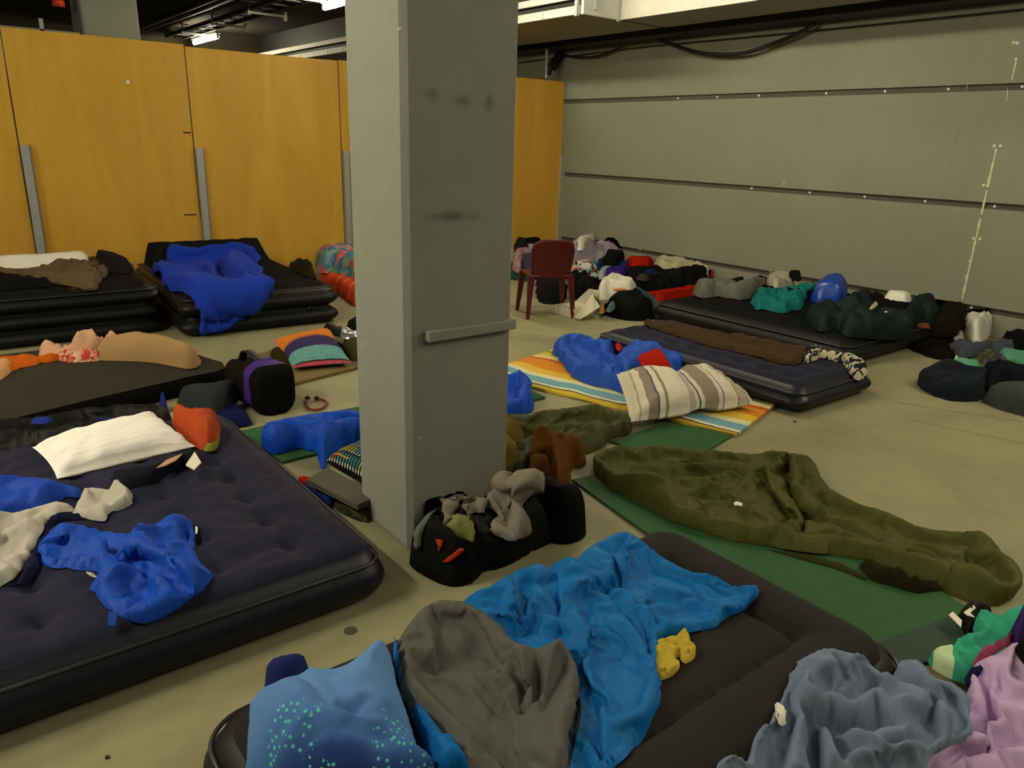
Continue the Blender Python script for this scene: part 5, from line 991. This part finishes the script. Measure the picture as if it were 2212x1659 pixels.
# ---- navy single bed: brown blanket, zebra print cloth
soft('brown_blanket', 'C', [(-280, 475), (-240, 460), (-160, 470), (0, 485), (180, 522), (320, 546), (470, 532), (640, 542), (830, 572), (872, 592), (800, 645), (770, 722), (700, 752), (600, 740), (440, 692), (250, 652), (130, 622), (40, 596), (-20, 570), (-120, 545), (-200, 510)], .19, .03, M_brown, cloth=dict(CL, grow=.06), on=[bed_navs], edge=.03, amp=.02, scale=.10, ang=-.3, res=6, seed=3, label='brown blanket spread along the navy single bed', cat='blanket')
def zebra():
    t = NT('zebra_print'); v = t.mapping(rot=(0, 0, .7), scale=(1, 2.6, 1)); wv = t.n('ShaderNodeTexNoise', {'Scale': 9, 'Detail': 2, 'Distortion': 1.5, 'Vector': v}).outputs['Fac']
    return t.done(t.ramp(wv, [(.0, '#15151c'), (.485, '#b9b29a')], True), .9, t.bump(t.noise(50, 2), .3, .01))
soft('zebra_cloth', 'C', [(772, 728), (808, 650), (838, 597), (920, 585), (1000, 595), (1060, 650), (1130, 680), (1197, 755), (1140, 797), (1080, 772), (1000, 722), (880, 702), (800, 732)], .20, .06, zebra(), cloth=CL, on=[bed_navs], edge=.04, amp=.03, scale=.07, res=5, seed=4, label='black and white printed cloth at the end of the navy single bed', cat='cloth')
decal(bed_navs, 'C', [(1105, 880, .07), (1138, 855, .08), (1138, 890, .03), (1100, 915, .02)], .05, 'white_valve_patch', M_tag, .004)

# ---- on the black double bed by the wall
R = [bed_blkR]
def S(name, pts, z0, T, mat, lab, cat, crop='C', edge=.06, amp=.03, scale=.07, seed=1, on=None, cl=True, k=.75, **kw):
    return soft(name, crop, pts, z0, T, mat, edge=edge, amp=amp, scale=scale, seed=seed, on=on, res=6, k=k, cloth=dict(CL, grow=.12, bend=4, frames=13) if cl else None, label=lab, cat=cat, **kw)
S('dark_blanket', [(430, 240), (520, 200), (640, 165), (760, 160), (900, 200), (1060, 250), (1220, 300), (1230, 340), (900, 340), (600, 320)], .2, .07, M_blk, 'black blanket along the wall side of the black double bed', 'blanket', on=R)
S('sleeping_bag', [(42, 265), (80, 225), (160, 218), (300, 225), (420, 225), (530, 235), (545, 270), (480, 290), (450, 322), (320, 330), (200, 312), (110, 324), (60, 302)], .21, .14, nylon('#71726a'), 'shiny grey sleeping bag on the black double bed', 'sleeping bag', on=R, edge=.09, seed=3)
S('beige_cloth', [(180, 220), (235, 178), (370, 166), (405, 195), (300, 230)], .21, .13, fabric('#7f7967'), 'grey beige cloth behind the shiny grey sleeping bag', 'cloth', on=R)
S('black_cloth', [(262, 228), (340, 194), (402, 206), (380, 238)], .29, .06, M_blk, 'small black cloth behind the shiny grey sleeping bag', 'cloth', cl=False, edge=.04)
S('plastic_bag', [(525, 245), (540, 215), (590, 170), (660, 164), (735, 215), (725, 252), (640, 282), (570, 287)], .24, .16, plain('clear_plastic', '#9d9a8a', .3, 0, .5, .3, 30), 'translucent grey plastic bag on the black double bed', 'plastic bag', on=R, edge=.10, scale=.05)
S('black_cloth', [(640, 182), (690, 162), (742, 154), (770, 190), (738, 218), (690, 188)], .34, .07, M_blk, 'black cloth on top of the translucent plastic bag', 'cloth', cl=False, edge=.04)
S('plastic_bag', [(752, 245), (770, 185), (840, 170), (918, 190), (860, 245), (800, 255)], .24, .15, plain('beige_plastic', '#a08a6a', .3, 0, .5, .3, 30), 'crinkled beige plastic bag between teal cloth and wall', 'plastic bag', on=R, edge=.08, scale=.05, seed=5)
S('teal_cloth', [(443, 395), (450, 320), (480, 285), (560, 278), (680, 258), (740, 235), (850, 252), (842, 312), (760, 338), (740, 370), (770, 400), (692, 392), (680, 417), (620, 420), (545, 402), (520, 387), (490, 400)], .215, .09, fabric('#1f7f7c', .85, .15), 'bright teal cloth on the front of the black double bed', 'cloth', on=R, edge=.05, amp=.05, ang=1.2, seed=7)
S('plastic_bag', [(828, 325), (845, 270), (880, 220), (950, 197), (1012, 215), (1052, 270), (1062, 312), (1032, 347), (900, 338)], .24, .21, plain('blue_plastic', '#1440a0', .28, 0, .5, .35, 25), 'blue plastic bag beside the teal cloth', 'plastic bag', on=R, edge=.14, scale=.05, seed=8)
dt = S('sleeping_bag', [(793, 460), (830, 400), (920, 360), (990, 370), (1060, 340), (1120, 298), (1180, 294), (1228, 330), (1212, 390), (1300, 400), (1400, 420), (1480, 330), (1560, 322), (1640, 330), (1645, 400), (1635, 482), (1520, 490), (1450, 540), (1300, 570), (1090, 588), (1030, 582), (990, 548), (880, 562), (820, 522)], .19, .16, M_dteal, 'dark teal sleeping bag heaped at the end of the black double bed', 'sleeping bag', on=R, edge=.12, amp=.04, scale=.12, seed=9, strokes=[([(950, 370), (1000, 430), (1010, 540)], .03, -.06), ([(1080, 340), (1150, 430), (1300, 420)], .04, .06), ([(1230, 400), (1200, 500), (1100, 560)], .03, -.04)])
S('black_trousers', [(1200, 305), (1280, 284), (1310, 330), (1440, 360), (1490, 380), (1400, 425), (1230, 395)], .3, .06, M_blk, 'black trousers in the middle of the dark teal sleeping bag', 'trousers', seed=3)
S('white_cloth', [(1193, 397), (1228, 340), (1272, 350), (1216, 392)], .37, .02, M_cream, 'torn white scrap on the black trousers', 'cloth', cl=False, edge=.02)
S('white_cloth', [(1280, 402), (1335, 394), (1332, 414), (1300, 414)], .36, .02, M_white_cl, 'small white sock below the black trousers', 'sock', cl=False, edge=.02)
S('rolled_towel', [(1288, 327), (1310, 289), (1380, 294), (1487, 305), (1477, 332), (1446, 360), (1370, 347)], .33, .09, M_white_cl, 'rolled white towel by the wall on the dark teal sleeping bag', 'towel', cl=False, edge=.06, amp=.01)
S('jacket', [(1635, 325), (1700, 350), (1812, 430), (1802, 520), (1750, 562), (1640, 565), (1510, 515), (1630, 482)], .1, .16, fabric('#1d1c14', .85, .25), 'dark olive black jacket at the right end of the black double bed', 'jacket', edge=.10, seed=5, minbase=.1)
S('strap', [(1498, 500), (1510, 474), (1562, 486), (1618, 510), (1600, 518), (1540, 505)], .24, .03, fabric('#6d4122'), 'brown leather strap on the dark jacket', 'strap', cl=False, edge=.02)

# ---- heap at the right edge
S('black_blanket', [(1440, 625), (1560, 595), (1700, 588), (1810, 600), (1745, 655), (1800, 705), (1740, 724), (1600, 704)], .0, .07, fabric('#171310'), 'black blanket on the floor beside the white plastic bag', 'blanket', seed=3)
pb = S('plastic_bag', [(1785, 535), (1815, 455), (1880, 450), (1960, 400), (2020, 381), (2067, 420), (2102, 475), (2060, 522), (1965, 572), (1935, 612), (1880, 607), (1835, 587)], .03, .17, plain('white_plastic', '#c9c7b8', .35, 0, .45, .25, 25), 'white plastic carrier bag standing against the concrete wall', 'plastic bag', edge=.13, amp=.05, scale=.09, seed=6, k=.6, strokes=[([(1900, 530), (1980, 470), (2060, 430)], .03, -.06), ([(1850, 560), (1900, 490), (2000, 420)], .03, .05)])
drape('green_mark', 'C', [(1848, 472), (1862, 468), (1872, 480), (1862, 492), (1850, 486)], plain('green_ink', '#1c7a40', .5), [pb], T=.006, amp=0, res=4, parent=pb, edge_px=3)
drape('handle_hole', 'C', [(2020, 412), (2040, 408), (2060, 420), (2050, 428), (2030, 424)], plain('hole_dark', '#4a4840', .6), [pb], T=.006, amp=0, res=4, parent=pb, edge_px=3)
S('plastic_sheet', [(1700, 580), (1760, 545), (1800, 520), (1835, 590), (1790, 605), (1730, 600)], .05, .05, plain('clear_plastic', '#9d9a8a', .3), 'crumpled clear plastic at the foot of the carrier bag', 'plastic', cl=False, edge=.03)
S('black_bag', [(2040, 600), (2120, 580), (2300, 585), (2300, 690), (2150, 645)], .0, .14, M_blk, 'black bag at the right edge behind the grey cloth', 'bag', seed=5)
S('grey_cloth', [(1733, 652), (1790, 602), (1890, 612), (1990, 595), (2090, 600), (2157, 630), (2100, 662), (1980, 652), (1880, 692), (1800, 702)], .06, .05, fabric('#4d5260'), 'slate grey cloth below the white carrier bag', 'cloth', edge=.04, seed=4, minbase=.06)
S('mint_cloth', [(1970, 668), (2100, 668), (2300, 685), (2300, 790), (2140, 745), (2050, 690)], .10, .05, fabric('#62a588'), 'pale mint cloth at the right edge', 'cloth', edge=.03, minbase=.1)
S('patterned_cloth', [(1915, 705), (2000, 668), (2060, 690), (2142, 752), (2100, 785), (1940, 755)], .08, .05, patches('olive_purple', ['#2f2a48', '#55562a', '#3c3a20', '#4a3f5e'], 18), 'olive and purple patterned cloth below the pale mint cloth', 'cloth', minbase=.08)
S('white_cloth', [(1735, 727), (1790, 710), (1835, 728), (1800, 745)], .0, .09, M_white_cl, 'small white cloth above the mint towel', 'cloth', cl=False, edge=.03)
S('mint_towel', [(1712, 752), (1790, 722), (1927, 760), (1870, 795), (1760, 765)], .07, .04, fabric('#6cae90'), 'folded pale mint towel on the dark navy pillow', 'towel', edge=.03, minbase=.07)
S('pillow', [(1508, 860), (1560, 800), (1640, 745), (1750, 752), (1900, 802), (2002, 832), (1992, 900), (1942, 972), (1850, 992), (1720, 982), (1600, 942), (1530, 902)], .0, .16, fabric('#1c252c', .9, .2, .1), 'dark navy fleece pillow on the floor near the right edge', 'pillow', edge=.13, amp=.015, scale=.12, seed=5, strokes=[([(1640, 820), (1720, 800), (1800, 830)], .03, -.03), ([(1560, 870), (1680, 830), (1900, 850)], .03, .03)])
S('jacket', [(1925, 795), (2000, 760), (2140, 770), (2300, 790), (2300, 910), (2100, 895), (1990, 905)], .08, .12, fabric('#161c24'), 'dark navy jacket at the right edge above the grey pillow', 'jacket', edge=.08, minbase=.06, seed=6)
S('teal_cloth', [(1975, 925), (2060, 885), (2160, 880), (2165, 915), (2060, 945), (1990, 960)], .04, .05, fabric('#1d4a44'), 'dark teal cloth between navy pillow and grey pillow', 'cloth', cl=False, minbase=.02)
S('pillow', [(1942, 985), (2000, 935), (2110, 905), (2300, 900), (2320, 1095), (2110, 1060), (2010, 1025)], .0, .15, fabric('#4b5150', .9, .12), 'grey pillow cut off by the right edge', 'pillow', edge=.12, amp=.012, seed=7)

# ---- far heap behind the chair
def B(name, pts, z0, T, mat, lab, cat, **kw): return S(name, pts, z0, T, mat, lab, cat, crop='B', **kw)
rm = mat_slab('red_mattress', [at(1395, 655), at(1510, 640), (7.6, 5.1), (7.2, 6.6)], .10, M_red, 'red mattress under the heap of clothes by the wall', 'mattress')
B('sheet', [(1380, 400), (1700, 400), (2150, 500), (2200, 560), (1800, 560), (1300, 480)], .03, .06, fabric('#8d8468'), 'dull beige sheet along the foot of the wall', 'sheet', seed=3)
B('pillow', [(735, 235), (760, 212), (880, 182), (1000, 148), (1006, 165), (950, 220), (890, 262), (745, 290)], .25, .16, M_white_cl, 'cream pillow pointing up beside the wall end', 'pillow', edge=.12, amp=.01, cl=False, k=.9)
B('printed_duvet', [(700, 330), (745, 275), (850, 240), (960, 218), (1060, 235), (1200, 275), (1330, 320), (1395, 392), (1250, 410), (1200, 430), (1050, 430), (700, 440)], .03, .3, patches('lilac_print', ['#8f86a0', '#a49bae', '#9a8a96', '#b4afb2', '#8d7f92', '#a08c98'], 7), 'pale lilac printed duvet heaped against the wall', 'duvet', edge=.2, amp=.08, scale=.14, seed=4, k=.85)
B('black_cloth', [(1042, 290), (1100, 320), (1150, 340), (1238, 350), (1195, 400), (1190, 432), (970, 435), (1050, 392)], .2, .1, M_blk, 'black garment lying on the lilac printed duvet', 'clothes', minbase=.15, seed=4)
B('cushion', [(1222, 432), (1290, 400), (1400, 393), (1537, 410), (1532, 482), (1290, 500)], .08, .16, M_red, 'bright red cushion between lilac duvet and cream jacket', 'cushion', edge=.12, amp=.015, cl=False)
B('towel', [(850, 418), (980, 408), (985, 442), (860, 445)], .15, .05, fabric('#5f9a9c'), 'pale turquoise towel behind the chair', 'towel', cl=False)
B('blue_cloth', [(930, 440), (1060, 428), (1200, 430), (1285, 470), (1272, 510), (1130, 510), (1000, 490)], .08, .12, fabric('#1c3f86'), 'blue cloth below the lilac printed duvet', 'cloth', seed=3)
B('printed_cloth', [(690, 445), (850, 428), (912, 440), (965, 490), (965, 565), (900, 565), (860, 522), (690, 525)], .1, .12, patches('white_print', ['#cfcabc', '#20242c', '#b9c4c8', '#d2cfc2', '#a8452a', '#7fa4b4'], 14), 'white cloth with black and orange print beside the chair back', 'cloth', seed=5)
B('pale_cloth', [(955, 570), (1000, 492), (1130, 480), (1155, 500), (1060, 545), (1000, 585)], .12, .08, fabric('#9db0b4'), 'pale blue cloth above the purple cloth', 'cloth', seed=6)
B('purple_cloth', [(1030, 562), (1120, 510), (1200, 488), (1292, 500), (1282, 560), (1230, 614), (1100, 595)], .1, .12, fabric('#3a2380'), 'vivid purple cloth in the clothes heap', 'cloth', seed=7)
B('cream_jacket', [(1532, 430), (1600, 408), (1740, 393), (1850, 410), (1950, 460), (2092, 530), (2082, 558), (1900, 520), (1700, 530), (1640, 490), (1540, 488)], .12, .14, M_cream, 'cream jacket spread on top of the black clothes by the wall', 'jacket', edge=.08, seed=3, strokes=[([(1700, 470), (1800, 440), (1900, 480)], .04, -.05)])
B('black_jacket', [(1240, 610), (1285, 520), (1400, 480), (1640, 475), (1700, 522), (1900, 512), (2095, 572), (2062, 615), (1900, 655), (1700, 695), (1450, 728), (1350, 700)], .06, .17, fabric('#141516', .85, .3), 'black jackets piled in front of the cream jacket', 'jacket', edge=.12, amp=.06, scale=.12, seed=5)
B('navy_shirt', [(1400, 500), (1500, 482), (1590, 490), (1580, 530), (1440, 540)], .22, .04, fabric('#182a5a'), 'dark blue shirt on the black jackets', 'shirt', cl=False)
B('taupe_cloth', [(1335, 555), (1380, 530), (1440, 545), (1500, 535), (1505, 580), (1440, 590), (1350, 570)], .22, .05, fabric('#3e3730'), 'taupe cloth rolled on the black jackets', 'cloth', cl=False)
B('red_sheet', [(1440, 728), (1700, 684), (1910, 660), (1905, 702), (1700, 725), (1625, 785), (1572, 825), (1515, 765)], .02, .06, M_red, 'red sheet edge below the black jackets', 'sheet', seed=3)
B('red_cloth', [(2085, 522), (2172, 518), (2115, 605), (2080, 590)], .05, .12, M_red, 'red cloth corner beside the cream jacket', 'cloth', cl=False)
B('navy_blanket', [(690, 540), (850, 528), (905, 590), (850, 645), (690, 700)], .0, .15, fabric('#15171f'), 'dark navy blanket beside the chair leg', 'blanket', seed=4)
B('red_cloth', [(893, 595), (960, 588), (958, 625), (900, 628)], .08, .05, M_red, 'small red cloth in the dark heap beside the chair', 'cloth', cl=False)
B('black_bag', [(725, 700), (880, 635), (960, 598), (1040, 565), (1100, 600), (1010, 650), (950, 720), (985, 800), (940, 890), (840, 860), (735, 740)], .0, .2, M_blk, 'black bag between chair and white printed bag', 'bag', edge=.12, seed=8)
B('clothes_bundle', [(368, 690), (395, 640), (560, 615), (640, 660), (640, 800), (570, 820), (400, 810), (380, 760)], .0, .2, fabric('#191b20', .8), 'dark folded clothes bundle under the chair', 'clothes', edge=.08, seed=4)
B('rucksack', [(925, 905), (1050, 900), (1180, 810), (1200, 765), (1320, 772), (1400, 800), (1502, 912), (1512, 975), (1260, 980), (1050, 935)], .0, .22, fabric('#0f0f10', .7, .3), 'black rucksack lying below the white printed bag', 'rucksack', edge=.13, amp=.04, seed=3)
B('jeans', [(1325, 700), (1420, 730), (1530, 800), (1592, 880), (1612, 962), (1560, 975), (1508, 922), (1460, 832), (1380, 775), (1310, 772)], .02, .13, fabric('#3f5468', .9, .2), 'blue denim jeans leg hanging over the black rucksack', 'jeans', edge=.08, amp=.015, seed=4, cl=False, k=.4)
B('jeans', [(1035, 885), (1100, 820), (1185, 798), (1165, 852), (1075, 915)], .1, .06, fabric('#5d7484', .9, .2), 'faded denim scrap on the black rucksack', 'jeans', cl=False, minbase=.05)
B('yellow_cloth', [(978, 912), (1000, 850), (1052, 843), (1048, 918)], .06, .06, fabric('#b98a1a'), 'golden yellow cloth beside the black rucksack', 'cloth', cl=False, minbase=.03)
wp = B('printed_bag', [(960, 768), (978, 700), (1008, 640), (1080, 598), (1200, 613), (1300, 640), (1342, 700), (1325, 772), (1200, 768), (1100, 765), (1060, 775)], .16, .16, plain('white_print_bag', '#cdc8b8', .5, 0, .3, .2, 30), 'white printed bag lying on the black rucksack', 'bag', edge=.08, amp=.05, seed=6, minbase=.1)
drape('orange_print', 'B', [(1115, 692), (1122, 650), (1200, 640), (1290, 660), (1275, 692), (1190, 698)], plain('orange_print', '#d07848', .6), [wp], T=.01, amp=0, res=4, parent=wp, edge_px=3)
drape('yellow_print', 'B', [(1005, 660), (1030, 635), (1040, 650), (1020, 672)], M_yel, [wp], T=.01, amp=0, res=4, parent=wp, edge_px=3)
# hanger loop wire
p = [at(*x, .2) for x in pxs('B', [(990, 810), (930, 720), (915, 660), (950, 640), (1010, 650)])]
tag(MB().tube(bezier(p, 6), .008, 6).build('strap_loop', M_black, smooth=True), 'black loop of strap beside the white printed bag', 'strap')
# left of the chair, against the hoarding
B('plastic_bag', [(60, 300), (110, 240), (180, 225), (215, 300), (200, 380), (130, 400), (60, 400)], .1, .2, plain('beige_plastic', '#8f8670', .4), 'beige plastic bag left of the chair against the hoarding', 'plastic bag', edge=.1, cl=False, seed=4)
B('dark_cloth', [(115, 235), (140, 205), (220, 195), (285, 215), (305, 255), (200, 262)], .3, .1, fabric('#1e2024'), 'dark grey cloth topping the heap left of the chair', 'cloth', cl=False, minbase=.2)
B('black_bag', [(200, 265), (320, 250), (420, 260), (420, 330), (220, 320)], .1, .2, M_blk, 'black bag behind the chair back', 'bag', cl=False)
B('floral_cloth', [(140, 440), (165, 320), (185, 298), (330, 320), (420, 330), (420, 420), (260, 430), (210, 510), (150, 520)], .1, .18, patches('floral', ['#a79aa2', '#8a8296', '#b06a76', '#c0b8b4', '#96909e'], 10), 'pale floral cloth left of the chair', 'cloth', seed=5)
B('mauve_cloth', [(212, 400), (330, 380), (420, 390), (420, 500), (220, 510)], .08, .16, fabric('#4a4358'), 'mauve grey cloth just behind the chair seat', 'cloth', seed=6)
B('teal_cloth', [(60, 500), (130, 490), (220, 520), (310, 560), (300, 600), (130, 570), (60, 560)], .0, .09, fabric('#24504c'), 'dark teal cloth on the floor left of the chair', 'cloth', seed=7)
B('navy_cloth', [(330, 620), (400, 590), (560, 600), (560, 640), (400, 660)], .03, .12, fabric('#1b2244'), 'navy cloth on the bundle under the chair', 'cloth', cl=False)
# white shoe box
bx = empty('shoe_box', tuple(at(1260, 680))); tag(bx, 'crushed white cardboard box with open lid in front of the chair', 'box')
a, b, c = (at(*pxs('B', [p])[0], 0) for p in ((545, 905), (735, 962), (900, 945))); M_card = plain('white_card', '#c4c0a8', .8)
def slab(name, P, parent, mat, up):
    P = [np.array(p) for p in P]; n = len(P); u = np.array(up); V = P+[p+u for p in P]; F = [tuple(range(n))[::-1], tuple(range(n, 2*n))]+[(i, (i+1) % n, n+(i+1) % n, n+i) for i in range(n)]; return link_mesh(name, V, F, mat, parent, smooth=False)
e1 = b-a; e1n = e1/np.linalg.norm(e1); e2 = np.array([-e1n[1], e1n[0], 0])
slab('tray', [a, b, b+e2*.26, a+e2*.26], bx, M_card, (0, 0, .09)); slab('lid', [b+e1n*.01+np.array([0, 0, .01]), b+e1n*.12+e2*-.03+np.array([0, 0, .02]), b+e1n*.14+e2*.2+np.array([0, 0, .12]), b+e1n*.01+e2*.22+np.array([0, 0, .22])], bx, M_card, (.004, .004, .006))
slab('flap', [a+e2*.26+np.array([0, 0, .09]), b+e2*.26+np.array([0, 0, .09]), b+e2*.30+np.array([0, 0, .25]), a+e2*.3+e1*.5+np.array([0, 0, .24])], bx, M_card, (.003, -.004, .003))
slab('red_logo', [b-e1n*.02-e2*.001+np.array([0, 0, .02]), b-e1n*.0+e2*-.001+np.array([0, 0, .02]), b-e2*.001+np.array([0, 0, .07]), b-e1n*.02-e2*.001+np.array([0, 0, .07])], bx, M_red, (-.001, -.001, 0))

# ---- plastic chair seen from behind
chair = empty('plastic_chair', (4.75, 5.5, 0)); tag(chair, 'dark red moulded plastic chair turned away, beside the clothes heap', 'chair')
M_ch = plain('dark_red_plastic', '#4c110d', .4, 0, .35)
bl, brr = np.array([4.47, 5.43, 0]), np.array([4.877, 5.235, 0]); cx_ = (brr-bl); cw = np.linalg.norm(cx_); cx_ /= cw; cy_ = np.array([-cx_[1], cx_[0], 0])
def cl_(u, v, z): return bl+cx_*(u*cw)+cy_*v+np.array([0, 0, z])
def leg(u0, v0, u1, v1, zt):
    V = []; F = []; L = [(0, u0, v0, .016), (.5, (u0+u1)/2, (v0+v1)/2, .022), (1, u1, v1, .032)]
    for t, u, v, r in L:
        for s1, s2 in ((-1, -1), (1, -1), (1, 1), (-1, 1)): V.append(cl_(u, v, zt*t)+cx_*s1*r+cy_*s2*r*.8)
    for i in range(2):
        for k in range(4): F.append((i*4+k, i*4+(k+1) % 4, i*4+4+(k+1) % 4, i*4+4+k))
    F += [(3, 2, 1, 0), (8, 9, 10, 11)]; link_mesh('leg', V, F, M_ch, chair, smooth=False)
leg(0, 0, .07, .04, .40); leg(1, 0, .93, .04, .40); leg(-.02, .42, .05, .36, .40); leg(1.02, .42, .95, .36, .40)
V = []; F = []; nu, nv = 12, 10
for s in (0, 1):
    for i in range(nu+1):
        for j in range(nv+1):
            u = .02+.96*i/nu; v = .02+.40*j/nv; du, dv = abs(2*i/nu-1), abs(2*j/nv-1); V.append(cl_(u, v, .415-.012*math.cos(du*1.57)*math.cos(dv*1.57)-.02*max(0, dv-.8 if j > nv/2 else 0)-(0 if s else .018)))
idx = lambda s, i, j: s*(nu+1)*(nv+1)+i*(nv+1)+j
for i in range(nu):
    for j in range(nv): F += [(idx(1, i, j), idx(1, i+1, j), idx(1, i+1, j+1), idx(1, i, j+1)), (idx(0, i, j+1), idx(0, i+1, j+1), idx(0, i+1, j), idx(0, i, j))]
for i in range(nu): F += [(idx(0, i, 0), idx(0, i+1, 0), idx(1, i+1, 0), idx(1, i, 0)), (idx(1, i, nv), idx(1, i+1, nv), idx(0, i+1, nv), idx(0, i, nv))]
for j in range(nv): F += [(idx(1, 0, j), idx(1, 0, j+1), idx(0, 0, j+1), idx(0, 0, j)), (idx(0, nu, j), idx(0, nu, j+1), idx(1, nu, j+1), idx(1, nu, j))]
link_mesh('seat', V, F, M_ch, chair)
for nm, (ua, va, ub, vb) in (('apron', (.05, .03, .95, .03)), ('apron', (.05, .03, .05, .38)), ('apron', (.95, .03, .95, .38)), ('apron', (.05, .38, .95, .38))):
    P = []
    for k in range(11):
        t = k/10; P.append((ua+(ub-ua)*t, va+(vb-va)*t, .355+.035*math.sin(math.pi*t)**.6))
    V = [cl_(u, v, .40) for u, v, z in P]+[cl_(u, v, z) for u, v, z in P]; V += [v+cx_*.006+cy_*.008 for v in V]; F = []
    for k in range(10): F += [(k, k+1, 12+k, 11+k), (22+k, 33+k, 34+k, 23+k), (11+k, 12+k, 34+k, 33+k)]
    link_mesh('apron', V, F, M_ch, chair)
V = []; F = []; nu, nv = 14, 12
for s in (0, 1):
    for i in range(nu+1):
        for j in range(nv+1):
            t = j/nv; un = 2*i/nu-1; wd = .42+.06*t-.05*max(0, t-.8)/.2*abs(un); u = .5+un*wd; top = .765-.05*abs(un)**3; z = .39+(top-.39)*t
            v = .02-.07*t-.0*t+.045*un*un-(.012 if s else 0); V.append(cl_(u, v, z))
idx = lambda s, i, j: s*(nu+1)*(nv+1)+i*(nv+1)+j
for i in range(nu):
    for j in range(nv): F += [(idx(1, i, j), idx(1, i+1, j), idx(1, i+1, j+1), idx(1, i, j+1)), (idx(0, i, j+1), idx(0, i+1, j+1), idx(0, i+1, j), idx(0, i, j))]
for i in range(nu): F += [(idx(1, i, nv), idx(1, i+1, nv), idx(0, i+1, nv), idx(0, i, nv))]
for j in range(nv): F += [(idx(1, 0, j), idx(1, 0, j+1), idx(0, 0, j+1), idx(0, 0, j)), (idx(0, nu, j), idx(0, nu, j+1), idx(1, nu, j+1), idx(1, nu, j))]
link_mesh('backrest', V, F, M_ch, chair)

for o in bpy.data.objects:
    if '_o' in o: del o['_o']
